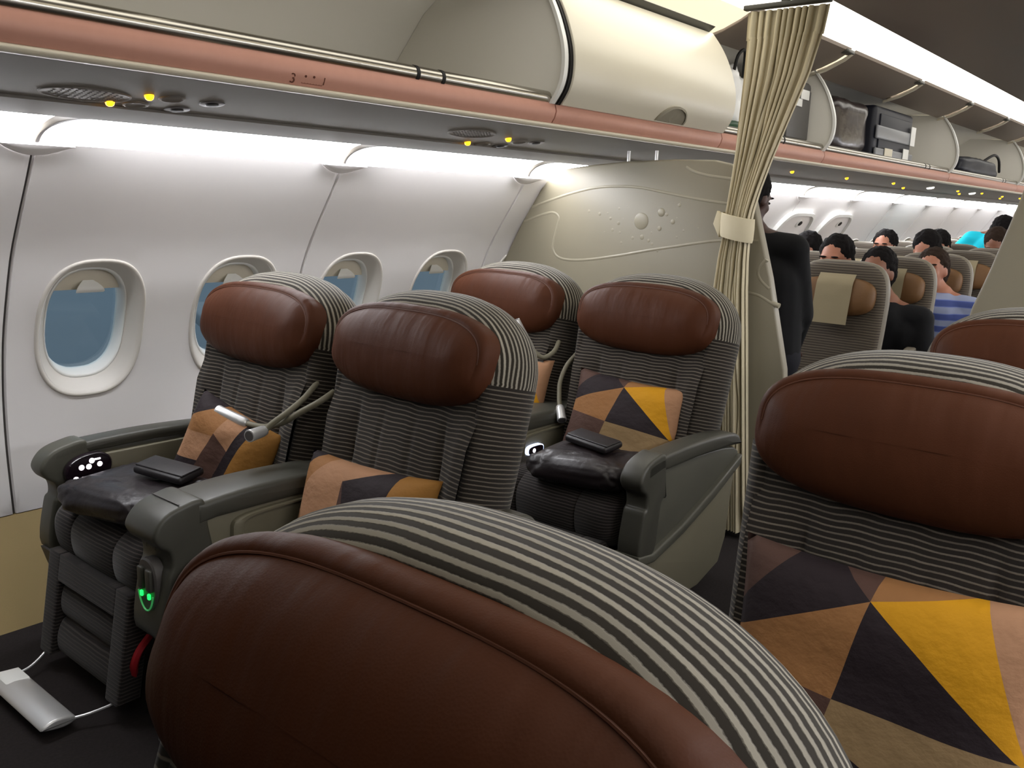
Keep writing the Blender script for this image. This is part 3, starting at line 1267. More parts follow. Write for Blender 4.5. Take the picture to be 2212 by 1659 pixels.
def seat(x, y, label, aisle=None, window=None, rec=13, group='business seats'):
    recline(rec)
    e = empty('business_seat', (x, y, 0))
    tag(e, label, 'seat', group)
    part('backrest', rec, back_front, M_FABF, e, angle=1.2)
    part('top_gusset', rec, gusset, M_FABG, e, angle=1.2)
    part('side_bolster', (1, rec), side_b(1), M_FABF, e, angle=1.2)
    part('side_bolster', (-1, rec), side_b(-1), M_FABF, e, angle=1.2)
    part('back_shell', rec, back_shell, M_GREYP, e)
    h = part('headrest', rec, headrest, M_LEATHER, e, angle=1.3)
    part('seam', rec, head_seam, M_LEATHER_D, h)
    part('cushion', 0, cushion, M_FABS, e, angle=1.2)
    part('seat_base', 0, seat_base, M_GREYD, e)
    part('base_rail', -1, seat_leg(-.2), M_GREYD, e)
    part('base_rail', 1, seat_leg(.1), M_GREYD, e)
    lr = part('leg_rest', 0, legrest, M_FABS, e)
    part('pad', 0, legpad(.165, .262, .012), M_FABS, lr)
    part('pad', 1, legpad(.062, .155, .012), M_FABS, lr)
    if aisle:
        s = aisle
        a0, a1 = sorted((s * .268, s * .345))
        part('armrest_top', ('a', s), arm_cap(a0, a1, zt=.60), M_GREYP, e)
        part('armrest_front', ('a', s), arm_nose(a0, a1, zt=.60, zb=.315), M_GREYP, e)
        o0, o1 = sorted((s * .258, s * .332))
        part('armrest_upper_panel', s, lambda b: b.prism(smooth_poly([(-.42, .553), (-.20, .556), (.07, .532), (.085, .47), (-.10, .415), (-.28, .355), (-.45, .31), (-.43, .42)], 3), o0, o1, .006, 'y'),
             M_GREYL, e)
        r0, r1 = sorted((s * .26, s * .350))
        part('ridge', s, lambda b: b.prism([(-.53, .322), (-.53, .292), (-.44, .282), (-.27, .325), (-.08, .392), (.095, .470), (.10, .505), (-.09, .425), (-.28, .355), (-.45, .312)], r0, r1, .008, 'y'),
             M_GREYL, e)
        part('armrest_lower_panel', s, lambda b: b.prism([(-.505, .295), (-.44, .285), (-.27, .328), (-.08, .395), (.085, .468), (.06, .22), (.02, .14), (-.12, .10), (-.38, .10), (-.47, .17)], o0, o1, .006, 'y'),
             M_BEIGEP, e)
    if window:
        s = window
        a0, a1 = sorted((s * .262, s * .335))
        part('armrest_top', ('w', s), arm_cap(a0, a1, zt=.60, low=.03), M_GREYP, e)
        part('armrest_front', ('w', s), arm_nose(a0, a1, zt=.60, zb=.31), M_GREYL, e)
        i0, i1 = sorted((s * .250, s * .318))
        part('armrest_panel', s, lambda b: b.prism([(-.43, .560), (.05, .560), (.05, .32), (-.50, .32), (-.455, .43)], i0, i1, .004, 'y'), M_BEIGEP, e)
        part('armrest_skirt', s, lambda b: b.prism([(-.53, .31), (.06, .31), (.03, .12), (-.40, .10), (-.49, .17)], i0, i1, .006, 'y'), M_GREYD, e)
    return e


R0, R1, R2 = .381, 1.505, 2.605
YW, YA = 1.222, .593
s_p1w = seat(R1, YW, 'window seat beside the first window, nearest to the left wall, with raised lamp', window=1)
s_p1a = seat(R1, YA, 'dark brown headrest seat left of the aisle, one row ahead of the partition seats', aisle=-1)
s_p2w = seat(R2, YW, 'window seat in the last row, reddish headrest below the partition corner', window=1)
s_p2a = seat(R2, YA, 'aisle seat in the last row in front of the partition, with pillow and wrapped blanket', aisle=-1)
s_fg = seat(R0, -.566, 'large foreground seat closest to the camera, brown leather headrest cut by the bottom edge', rec=20)
s_r1 = seat(R1, -YA, 'seat at the right edge with a big patterned pillow, across the aisle')
s_r2 = seat(R2, -YA, 'seat at the right edge behind the pillow seat, only its top showing')

# ---- centre consoles between the two seats of a pair
def console(x, label, lit):
    y0, y1 = .848, .968
    yc = (y0 + y1) / 2
    e = empty('centre_console', (x, yc, 0))
    tag(e, label, 'console', 'centre consoles')
    h = (y1 - y0) / 2
    part('top_pad', 0, lambda b: b.prism([(p.x, p.y) for p in smooth_poly([(-.45, .588), (-.30, .597), (-.10, .591), (.08, .575), (.13, .545)], 5, closed=False)] + [(.13, .53), (-.10, .541), (-.40, .541), (-.45, .535)],
                                            -h - .012, h + .012, .014, 'y'), M_GREYP, e)
    f = part('front_column', 0, arm_nose(-h - .010, h + .010, x0=-.545, zt=.590, zb=.27), M_GREYP, e)
    part('seam_line', 0, lambda b: (b.box((-.49, 0, .5935), (.003, 2 * h, .002)), b.box((-.462, 0, .5945), (.003, 2 * h, .002))), M_GREYD, f)
    part('body', 0, lambda b: b.prism([(-.44, .545), (.12, .545), (.12, .12), (-.42, .12), (-.445, .3), (-.40, .45)], -h, h, .006, 'y'), M_BEIGEP, e)
    # raised tray on the aisle side
    tr = part('side_tray', 0, lambda b: b.loft([[(-.16 + px * q, -h - o, .485 + pz * q + .0 * px) for px, pz in superell(.20, .050, 5, 40)] for o, q in ((-.002, 1.0), (.012, .985), (.016, .95), (.016, .86), (.006, .82))]),
              M_BEIGEP, e)
    if lit:
        part('jack_plate', 0, lambda b: b.loft([[(-.275 + px * q, -h - o, .472 + pz * q) for px, pz in superell(.044, .0185, 3.0, 32)] for o, q in ((.004, 1.0), (.019, 1.0), (.0195, .9))]), M_LEDB, tr)
        jp = part('jack_panel', 0, lambda b: b.loft([[(-.275 + px * q, -h - o, .472 + pz * q) for px, pz in superell(.040, .0150, 3.0, 32)] for o, q in ((.004, 1.0), (.0208, 1.0), (.021, .9))]), M_REMOTE, tr)
        part('indicator', 0, lambda b: b.tube([(-.287, -h - .0205, .472), (-.287, -h - .0222, .472)], .0075, 14), M_LED, jp)
    # sockets on the front column
    fx = -.537

    def ov(a, b_, o, z=.395):
        return [(fx + .004 - o - .03 * (-(pz) if False else 0) + .0 * pz, py, z + pz) for py, pz in superell(a, b_, 2.6, 28)]
    pl = part('socket_plate', 0, lambda b: b.loft([ov(.042, .066, -.012), ov(.042, .066, .010), ov(.038, .062, .014)]), M_GREYD, e)
    for k in (-1, 1):
        part('socket', k, lambda b: b.box((fx - .012, k * .018, .412), (.012, .022, .055), .004), M_GREYP, pl)
        part('led', k, lambda b: b.box((fx - .014, k * .017, .372), (.006, .009, .014), .002), M_LEDG, pl)
    part('led_ring', 0, lambda b: b.tube([(fx - .013, .036 * math.sin(t), 0.405 - .072 * math.cos(t)) for t in [-1.15 + 2.3 * i / 18 for i in range(19)]], .0022, 6), M_LEDGD, pl)
    for k in (-1, 1):
        tm = CACHE.setdefault(('two', 0), text_mesh('2', .018))
        if not tm.materials:
            tm.materials.append(M_GREYL)
        o = link('mark', tm, e, (-.531, .006 - k * .02, .482))
        o.rotation_euler = (math.pi / 2, 0, -math.pi / 2)
    return e


console(R1, 'grey centre console with green lit sockets between the two seats at left', False)
console(R2, 'centre console with a white-lit jack panel beside the aisle seat of the last row', True)

# remote control in the window armrest
rm = MB()
rm.loft([[(-.412 + px * q, .247 - o, .527 + pz * q + px * .10) for px, pz in superell(.066, .044, 2.2, 40)] for o, q in ((-.01, 1), (.004, 1.0), (.008, .94), (.009, .6))])
ro = rm.build('remote_control', M_REMOTE, s_p1w)
for (dx, dz, rr) in ((-.052, -.022, .0095), (-.030, .010, .0095), (-.028, -.028, .0085), (-.004, .006, .0095), (.008, .022, .0095), (.036, .004, .0090)):
    MB().tube([(-.412 + dx * .78, .2385, .530 + dz * .9 + dx * .10), (-.412 + dx * .78, .2372, .530 + dz * .9 + dx * .10)], rr * .82, 14).build('button', M_LED, ro)
MB().box((-.412 + .022, .238, .527 + .026), (.018, .003, .005), .001).build('button', M_LED, ro)

# footrest bar and its wires, in front of the window seat
fb = MB()
fb.prism(smooth_poly([(-.742, .030), (-.712, .046), (-.668, .040), (-.658, .026), (-.69, .018)], 4), -.15, .175, .006, 'y')
fo = fb.build('footrest', M_SILVER, s_p1w)
MB().prism([(-.747, .030), (-.712, .0485), (-.664, .043), (-.655, .026), (-.69, .0165)], .10, .178, .006, 'y').build('footrest_cap', M_WHITE, fo)
for yy, y2 in ((-.14, -.19), (.165, .20)):
    MB().tube(smooth_poly([(-.675, yy, .03), (-.63, yy + (.01 if yy > 0 else -.02), .034), (-.575, y2, .055), (-.56, y2, .085)], 5, closed=False), .0035, 8).build('wire', M_SILVER, fo)
# red strap under the console front
MB().tube(smooth_poly([(-.500, -.225, .215), (-.535, -.235, .19), (-.545, -.226, .15), (-.535, -.205, .105)], 5, closed=False), [.010] * 16, 6).build('red_strap', M_RED, s_p1w)

# gooseneck reading lamps
lamp_part(s_p1w, [at(688, 824, X=1.50), at(655, 862, X=1.445), at(618, 893, X=1.395), at(588, 915, X=1.365), at(572, 930, X=1.35)],
          (at(572, 930, X=1.35), at(538, 942, X=1.29)), 0)
lamp_part(s_p1w, [at(722, 846, X=1.49), at(690, 868, X=1.445), at(650, 890, X=1.415), at(610, 913, X=1.395), at(570, 922, X=1.385), at(533, 915, X=1.375)],
          (at(533, 915, X=1.375), at(470, 887, X=1.345)), 0)
lamp_part(s_p2w, [at(1207, 738, X=2.595), at(1196, 760, X=2.545), at(1172, 772, X=2.505), at(1148, 752, X=2.485), at(1137, 735, X=2.475)],
          (at(1137, 735, X=2.475), at(1113, 692, X=2.445)), 0)
lamp_part(s_p2a, [at(1246, 764, X=2.60), at(1224, 790, X=2.56), at(1210, 825, X=2.525), at(1208, 858, X=2.495), at(1209, 878, X=2.475)],
          (at(1209, 878, X=2.475), at(1214, 908, X=2.445)), 0)

# ================================================================== PILLOWS, BLANKETS
TAN, BRN, DRK, YEL, PEA, BEI, OCH = (138, 96, 57), (76, 54, 46), (34, 25, 28), (186, 132, 16), (156, 116, 86), (134, 110, 77), (142, 99, 44)
A_, B_, C_ = (.467, .905), (.40, .50), (.975, .475)
PRINT_A = bsp_mat('pillow_print_a', (B_, A_,
                  # left of B->A
                  ((.09, .69), A_,
                   ((.0, .74), (.20, 1.0), BRN, ((.36, 1.0), A_, BRN, DRK)),
                   ((.24, .52), B_, TAN, BRN)),
                  (A_, C_,
                   ((.79, 1.0), (.975, .53), PEA, (A_, (.62, .955), TAN, YEL)),
                   (B_, C_, DRK, ((.37, .36), (.72, .20), BEI, DRK)))))
PRINT_B = bsp_mat('pillow_print_b', ((.42, .0), (.38, 1.0),
                  ((.0, .86), (.13, 1.0), DRK,
                   ((.0, .42), (.42, .66), ((.10, .80), (.0, .66), PEA, TAN), PEA)),
                  ((.58, .0), (.40, .80),
                   BRN, ((.70, .0), (.76, 1.0),
                         ((.40, .86), (.70, 1.02), PEA, DRK),
                         ((.74, .30), (1.0, .86), OCH, BRN)))))
PRINT_C = bsp_mat('pillow_print_c', ((.30, .0), (.46, 1.0),
                  ((.0, .72), (.3, .98), DRK,
                   ((.0, .30), (.36, .42), ((.0, .60), (.5, .76), TAN, PEA), DRK)),
                  ((.55, .0), (.66, 1.0),
                   ((.36, .80), (.62, .66), PEA, BRN),
                   ((.66, .0), (.76, 1.0), DRK,
                    ((.80, .0), (1.0, .60), OCH, BRN)))))


def pillow(name, loc, right, upv, w, h, thick, material, label, sag=0.0, dents=1.0, group='printed seat pillows'):
    """right / upv: directions of the print's u and v in the world"""
    r, u = Vector(right).normalized(), Vector(upv).normalized()
    u = (u - r * u.dot(r)).normalized()
    n = r.cross(u)          # towards the viewer side
    mb = MB()
    N = 30
    for sd in (1, -1):
        def fn(a, b):
            x, y = 2 * a - 1, 2 * b - 1
            # corners stay pointed, the sides pull in
            px = x * (1 - .07 * (1 - y * y) ** 1.0) * w / 2
            py = y * (1 - .07 * (1 - x * x) ** 1.0) * h / 2
            t = thick / 2 * (max(0, 1 - x ** 4) ** .55) * (max(0, 1 - y ** 4) ** .55)
            t += dents * .008 * noise.noise(Vector((x * 2.2, y * 2.2, w * 30))) * (1 - max(abs(x), abs(y)) ** 3)
            p = r * px + u * py + n * (t * sd)
            p += n * (-sag * (x * x))
            return p
        mb.grid(N, N, fn, lambda a, b, p: (a, b))
    o = mb.build(name, material, None, loc, angle=2.2)
    tag(o, label, 'pillow', group)
    return o


pillow('pillow', (R1 - .125, -.605, .535), (0.05, -1, 0), (.24, 0, 1), .49, .44, .11, PRINT_A,
       'large printed pillow with a yellow wedge on the right-edge seat')
pillow('pillow', (R2 - .125, .585, .575), (0.1, -1, -.06), (.40, 0, 1), .42, .34, .10, PRINT_A,
       'small printed pillow with a yellow wedge on the last-row aisle seat')
pillow('pillow', (R1 - .150, YA + .02, .500), (0.1, -1, 0.0), (.35, 0, 1), .43, .34, .12, PRINT_B,
       'tan and dark brown pillow half hidden behind the big foreground seat')
pillow('pillow', (R1 - .150, YW - .03, .565), (0.3, -1, -.40), (.25, -.20, 1), .30, .29, .14, PRINT_C,
       'tan and brown pillow tilted on the seat by the first window')
pillow('pillow', (R2 - .110, YW - .10, .58), (0.1, -1, 0), (.30, 0, 1), .38, .34, .10, PRINT_A,
       'pillow on the last-row window seat, only a cream sliver showing')


def blanket(loc, size, rz, label):
    mb = MB()
    R = Matrix.Rotation(rz, 3, 'Z')

    def fn(a, b):
        t, ph = 2 * math.pi * a, math.pi * (b - .5)
        def sg(v, p): return math.copysign(abs(v) ** p, v)
        v = Vector((size[0] / 2 * sg(math.cos(ph), .40) * sg(math.cos(t), .30), size[1] / 2 * sg(math.cos(ph), .40) * sg(math.sin(t), .30), size[2] / 2 * sg(math.sin(ph), .8)))
        nn = noise.noise(v * 13) * .014 + abs(noise.noise(v * 26)) * .014 + noise.noise(v * 60) * .004
        v += v.normalized() * nn
        v.z += .02 * max(0, v.x / size[0]) + .012 * noise.noise(Vector((v.x * 6, v.y * 6, 1)))
        v.z = max(v.z, -size[2] / 2)
        return R @ v
    mb.grid(84, 52, fn, cu=True)
    o = mb.build('wrapped_blanket', M_BLANKET, None, loc, angle=2.0)
    tag(o, label, 'blanket', 'dark blankets in plastic on the seats')
    return o


blanket((R1 - .405, YW - .020, .512), (.26, .36, .085), .16, 'dark plastic-wrapped blanket on the seat by the first window')
blanket((R2 - .405, YA - .075, .512), (.26, .33, .085), .10, 'dark plastic-wrapped blanket on the aisle seat of the last row')


def pouch(p, rz, label):
    mb = MB()
    mb.box((0, 0, 0), (.09, .17, .022), .009)
    mb.box((.0, 0, .012), (.07, .165, .006), .003)
    o = mb.build('black_pouch', M_POUCH, None, p)
    o.rotation_euler = (.05, -.10, rz)
    tag(o, label, 'pouch', 'black pouches on the blankets')


pouch((R1 - .34, YW - .06, .575), .25, 'flat black pouch lying on the blanket by the first window')
pouch((R2 - .35, YA - .05, .575), -.1, 'flat black pouch lying on the blanket of the last-row aisle seat')

# ================================================================== PARTITION AND CURTAIN
PX = 3.26
PO = [(1.885, .30), (1.895, .5), (1.885, .70), (1.85, .87), (1.789, 1.035), (1.686, 1.215), (1.584, 1.365), (1.53, 1.425), (1.456, 1.458), (1.30, 1.477), (1.129, 1.491), (.90, 1.499),
      (.722, 1.496), (.645, 1.480), (.60, 1.452), (.565, 1.405), (.542, 1.349), (.448, 1.055), (.357, .707), (.33, .45), (.325, .015), (1.70, .015)]
pt = empty('partition', (PX, 1.1, 0))
tag(pt, 'cream bulkhead partition with embossed swirl lines behind the last row seats', 'partition')
MB().prism([(y - 1.1, z) for y, z in PO], 0, .045, .008, 'x').build('panel', M_PART, pt)


def pxl(x, y):
    return at(1080 + x / 3.456, 320 + y / 3.456, X=PX) - Vector((PX, 1.1, 0))


LINES = [[(240, 440), (400, 380), (560, 330), (720, 295), (880, 285), (1050, 295), (1300, 345), (1500, 385), (1680, 412), (1800, 432)],
         [(180, 550), (290, 505), (390, 480), (437, 512), (430, 570), (402, 680), (395, 750), (430, 810), (520, 835), (680, 830), (900, 800), (1100, 765), (1300, 735), (1500, 705), (1650, 690),
          (1830, 688), (1930, 695)],
         [(1390, 140), (1450, 175), (1560, 205), (1780, 236)],
         [(1985, 830), (1945, 880), (1925, 930), (1950, 990), (2010, 1050)],
         [(1830, 1075), (1930, 1100), (2030, 1160), (2080, 1180)]]
for L in LINES:
    P = [pxl(*q) for q in L]
    P = smooth_poly(P, 6, closed=False)
    mb = MB()
    mb.tube([(p.x + .0082, p.y, p.z) for p in P], .0102, 16)
    mb.build('embossed_line', M_PARTL, pt)
BUB = [(665, 470, 18), (745, 490, 20), (805, 485, 14), (825, 525, 18), (890, 450, 16), (885, 560, 20), (840, 610, 18), (895, 630, 16), (780, 625, 12), (1060, 665, 25), (990, 670, 18),
       (1130, 630, 14), (1190, 600, 25), (1205, 480, 40), (1245, 495, 20), (1340, 425, 20), (1350, 405, 12), (1290, 550, 25), (1320, 520, 12), (1370, 615, 15), (1320, 665, 15),
       (1160, 415, 12), (1135, 405, 12), (1110, 690, 20), (1135, 715, 18), (1175, 765, 18), (1210, 755, 14), (1255, 745, 12), (905, 705, 16), (1480, 595, 12), (920, 525, 12), (950, 430, 12)]
bb = MB()
for (x, y, r) in BUB:
    p = pxl(x, y)
    rr = r / 3.456 * 3.05 / F_PX
    bb.ell((p.x + .001, p.y, p.z), (rr * .22, rr, rr), 12, 8)
bbo = bb.build('embossed_bubbles', M_PARTL, pt)
bbo['kind'] = 'stuff'
p = pxl(1055, 545)
MB().ell((p.x + .001, p.y, p.z), (.005, .036, .036), 24, 12).build('embossed_disc', M_PARTL, pt)
for yy in (1358, 1418):
    q = at(yy, 345, X=PX + .02) - Vector((PX, 1.1, 0))
    MB().tube([(q.x, q.y, q.z - .02), (q.x, q.y, 1.535)], .007, 10).build('top_stay', M_SILVER, pt)
# partition across the aisle
po2 = empty('partition', (PX, -1.1, 0))
tag(po2, 'cream partition edge at the far right, across the aisle', 'partition')
P2 = [(-.43, 1.47), (-.372, 1.40), (-.352, 1.313), (-.305, 1.131), (-.270, 1.013), (-.22, .707), (-.20, .45), (-.195, .015), (-1.70, .015), (-1.88, .30), (-1.88, .7), (-1.78, 1.035), (-1.58, 1.365), (-1.45, 1.46),
      (-1.0, 1.495), (-.6, 1.495)]
MB().prism([(y + 1.1, z) for y, z in P2], 0, .045, .008, 'x').build('panel', M_PART, po2)

# curtain
cu = empty('curtain', (3.2, .57, 0))
tag(cu, 'beige pleated curtain gathered with a band at the partition\'s aisle edge', 'curtain')
KEYS = [  # z, yc, width, xc, amp, pleats visibility
    (2.035, .480, .300, 3.275, .012), (1.93, .487, .285, 3.275, .013), (1.80, .502, .255, 3.27, .014), (1.65, .528, .205, 3.258, .016), (1.50, .550, .155, 3.24, .020), (1.38, .563, .122, 3.22, .026),
    (1.29, .570, .105, 3.205, .032), (1.20, .574, .105, 3.203, .032), (1.12, .580, .118, 3.203, .034), (1.0, .582, .135, 3.205, .034), (.8, .570, .145, 3.21, .034), (.5, .545, .150, 3.212, .033), (.03, .505, .155, 3.215, .033)]


def ck(z):
    for a, b in zip(KEYS, KEYS[1:]):
        if a[0] >= z >= b[0]:
            t = (a[0] - z) / (a[0] - b[0])
            return [a[i] + (b[i] - a[i]) * t for i in range(1, 5)]
    return list(KEYS[-1][1:])


def curt(z0, z1, NP, off=0.0, rows=40, seed=0):
    mb = MB()
    S = NP * 12

    def fn(a, b):
        z = z0 + (z1 - z0) * b
        yc, wd, xc, am = ck(z)
        aw = a + .022 * math.sin(9.3 * a + 1.0) + .012 * math.sin(23 * a + 2)
        ph = aw * NP * 2 * math.pi
        # uneven pleats; a deep fold opens between the two bundles
        j = .45 * noise.noise(Vector((a * 5 + seed, z * .5, 0)))
        s = a + .018 * math.sin(ph * 2) + .03 * j
        x = xc + am * (abs(math.sin(ph / 2 + .8 * j)) * 2 - 1) * (.8 + .35 * noise.noise(Vector((a * 6, z * .3, 4))))
        x += .022 * math.exp(-((a - .42 - .25 * (2.0 - z)) / .03) ** 2) * min(1, max(0, (1.96 - z) * 5))
        return (x - 3.2 - off * .0, yc + (0.5 - s) * (wd + off) - .57, z)
    mb.grid(S, rows, fn)
    return mb


curt(1.945, .03, 11, rows=70).build('cloth', M_CURT, cu, angle=3.0)
curt(2.035, 1.935, 11, off=.008, rows=6).build('heading_tape', M_BAND, cu, angle=3.0)
tb = MB()
tb.loft([[(3.203 - 3.2 + .052 * math.cos(t) * q, .572 - .57 + .064 * math.sin(t) * q, z + .012 * math.sin(t)) for t in [2 * math.pi * k / 28 for k in range(28)]]
         for z, q in ((1.285, .99), (1.283, 1.03), (1.25, 1.05), (1.205, 1.03), (1.195, .99))], (False, False))
tb.build('tie_band', M_BAND, cu)
MB().prism([(.062, 1.285), (.085, 1.30), (.098, 1.25), (.07, 1.20)], -.012, .012, .003, 'x').build('band_end', M_BAND, cu)
tk = MB().box((3.275, .485, 2.05), (.03, .33, .018), .004)
to = tk.build('curtain_track', M_GREYP)
tag(to, 'metal curtain track under the ceiling light holding the curtain', 'curtain track')
MB().box((3.275, .36, 2.105), (.02, .03, .10), .004).build('hanger', M_GREYP, to)
MB().box((3.275, .49, 2.09), (.02, .03, .09), .004).build('hanger', M_GREYP, to)

# ================================================================== SERVICE UNITS UNDER THE BINS
PN = Vector((0, -(PSU0.y - PSU1.y), -(PSU1.x - PSU0.x))).normalized()      # points down into the cabin
PU = Vector((0, PSU1.x - PSU0.x, PSU1.y - PSU0.y)).normalized()


def disc(mb, c, rx, ry, lays, n=22):
    """round fitting on the service channel, lays = (height, scale)"""
    mb.loft([[c + Vector((rx * q * math.cos(t), 0, 0)) + PU * (ry * q * math.sin(t)) + PN * h for t in [2 * math.pi * k / n for k in range(n)]] for h, q in lays])


def psu(label, amber, vents=(), nozzles=(), speaker=None, white=(), plate=None):
    pts = [at_psu(*q) for q in amber] or [at_psu(*q) for q in white]
    base = sum(pts, Vector((0, 0, 0))) / len(pts)
    e = empty('service_unit', base)
    tag(e, label, 'service unit', 'service units under the bins')
    if plate:
        c = at_psu(*plate[:2]) - base
        b = MB()
        b.loft([[c + Vector((px * q, 0, 0)) + PU * (py * q) + PN * h for px, py in superell(plate[2], plate[3], 4, 40)] for h, q in ((-.002, 1), (.003, .99), (.004, .96))])
        b.build('plate', M_PSU, e)
    rl_ = .0115
    for q in amber:
        b = MB()
        c = at_psu(*q) - base
        disc(b, c, rl_, rl_, ((0, 1), (.004, .98), (.009, .8), (.012, .45), (.0125, .1)))
        b.build('amber_lamp', M_AMBER, e)
    for q in white:
        b = MB()
        disc(b, at_psu(*q) - base, .030, .030, ((0, 1), (.006, .96), (.011, .8), (.013, .3)))
        b.build('lit_lamp', M_WLAMP, e)
    for q in nozzles:
        b = MB()
        disc(b, at_psu(*q) - base, .034, .030, ((0, 1), (.003, .96), (.004, .8), (.001, .66), (.0008, .2)))
        b.build('reading_light', M_PSU, e)
    for q in vents:
        b = MB()
        disc(b, at_psu(*q) - base, .034, .030, ((0, 1), (.002, .98), (.0025, .9)))
        v = b.build('air_vent', M_GREYD, e)
        b = MB()
        disc(b, at_psu(*q) - base, .018, .016, ((.002, 1), (.005, .9), (.006, .3)))
        b.build('nozzle', M_BLACK, v)
    if speaker:
        b = MB()
        disc(b, at_psu(*speaker) - base, .11, .055, ((0, 1), (.0025, .985), (.003, .93), (.0015, .90), (.002, .3)), 36)
        s = b.build('speaker_grille', M_PSU, e)
        b = MB()
        for i in range(-5, 6):
            for j in range(-3, 4):
                x, y = i * .016, j * .012
                if (x / .09) ** 2 + (y / .045) ** 2 < 1:
                    disc(b, at_psu(*speaker) - base + Vector((x, 0, 0)) + PU * y, .0035, .0035, ((.0015, 1), (.0026, .8)), 6)
        ho = b.build('grille_holes', M_SEAM, s)
        ho['kind'] = 'stuff'
    return e


psu('service unit with speaker grille and two amber lamps above the first window', [(237, 219), (322, 206)], [(382, 236), (458, 224)], [(293, 225), (372, 213)], (186, 203))
psu('service unit with two amber lamps above the fourth window', [(1010, 307), (1098, 299)], [(1080, 315), (1158, 308)], [(1042, 311), (1122, 306)], (1020, 288))
psu('single amber lamp under the bins right beside the curtain', [(1711, 370)])
psu('single amber lamp, second from the curtain under the far bins', [(1829, 384)])
psu('pair of amber lamps left of the first round white lamp', [(1930, 395), (1951, 405)])
psu('round white reading lamp, left of the two lit ones', [], white=[(2010, 405)])
psu('pair of amber lamps just left of the second white lamp', [(2069, 412), (2072, 418)])
psu('round white reading lamp, right of the two lit ones', [], white=[(2100, 417)])
psu('amber lamp just right of the second white lamp', [(2121, 417)])
psu('pair of amber lamps close to the right edge under the far bins', [(2165, 424), (2160, 428)])
psu('rightmost amber lamp under the far bins', [(2203, 428)])

# ================================================================== ECONOMY SEATS
M_ECO = stripe_mat('economy_fabric', (72, 65, 58), (104, 96, 84), 0.012, 0.5)
M_ECOH = mat('economy_headrest', (104, 74, 44), 0.55, 0.35, bump=0.15, bscale=120)
M_CLOTH = mat('headrest_cloth', (144, 133, 108), 0.85, 0.2, bump=0.2, bscale=300)
M_ECOB = mat('economy_shell', (112, 105, 92), 0.5, 0.4)


def eco_outline(ins, n=4.2, N=44):
    return [(u, v + .78) for u, v in superell(.226 - ins, .305 - ins, n, N)]


def ep(u, z, d):
    return (d + (z - .93) * .20, u, z)


def eco_back(mb):
    mb.loft([[ep(u, z, d) for u, z in eco_outline(i)] for i, d in ((.20, .012), (.10, .006), (.04, .0), (.018, .002), (.004, .014), (0, .03), (0, .07), (.006, .10), (.03, .115))],
            (True, True), None)


def eco_rim(mb):
    mb.loft([[ep(u, z, d) for u, z in eco_outline(i)] for i, d in ((.006, .018), (-.004, .026), (-.006, .045), (-.004, .065), (.004, .072))], (False, False))


def eco_head(mb):
    mb.loft([[ep(u, z + .925, d - .10 * max(0, abs(u) - .1)) for u, z in superell(.185 - i, .088 - i, 3, 36)] for i, d in ((0, .02), (0, -.012), (.008, -.028), (.03, -.040), (.07, -.045))], (False, True))


def eco_cloth(mb):
    def fn(a, b):
        u = (a - .5) * .17
        z = 1.030 - .23 * b
        d = -.050 + .03 * max(0, (z - .99) / .04) + .003 * noise.noise(Vector((u * 20, z * 20, 2)))
        return ep(u, z, d)
    mb.grid(8, 14, fn)
    mb.grid(8, 2, lambda a, b: ep((a - .5) * .17, .80, -.050 + .004 * b))


def eco_cush(mb):
    mb.prism(smooth_poly([(-.02, .45), (-.25, .46), (-.40, .465), (-.45, .43), (-.43, .37), (-.02, .35)], 4), -.215, .215, .025, 'y')


def eco_arm(mb):
    mb.prism(smooth_poly([(-.33, .63), (-.30, .655), (.0, .66), (.04, .63), (.0, .615), (-.30, .61)], 4), -.025, .025, .010, 'y')
    mb.prism([(-.06, .62), (.0, .62), (.02, .36), (-.05, .36)], -.018, .018, .004, 'y')


def eco_legs(mb):
    for x in (-.36, -.02):
        mb.box((x, 0, .18), (.035, .30, .36), .008)


def eco_seat(x, y, label, cloth=True):
    e = empty('economy_seat', (x, y, 0))
    tag(e, label, 'seat', 'economy seats')
    part('backrest', 'e', eco_back, M_ECO, e, angle=1.0)
    part('shell_rim', 'e', eco_rim, M_ECOB, e, angle=1.0)
    h = part('headrest', 'e', eco_head, M_ECOH, e, angle=1.0)
    if cloth:
        part('head_cloth', 'e', eco_cloth, M_CLOTH, h)
    part('cushion', 'e', eco_cush, M_ECO, e, angle=1.0)
    for s in (-1, 1):
        part('armrest', 'e', eco_arm, M_ECOB, e, (0, s * .228, 0))
    part('base', 'e', eco_legs, M_GREYD, e)
    return e


ORD = ['first', 'second', 'third', 'fourth', 'fifth', 'sixth', 'seventh', 'eighth', 'ninth', 'tenth', 'eleventh']
for k in range(11):
    X = 4.2 + .78 * k
    for y, nm in ((.52, 'aisle'), (.98, 'middle'), (1.44, 'window')):
        if k == 0 and nm == 'aisle':
            lab = 'nearest economy seat, tan headrest with a white cloth, behind the standing person'
        else:
            lab = 'economy %s seat in the %s row behind the partition' % (nm, ORD[k])
        eco_seat(X, y, lab)

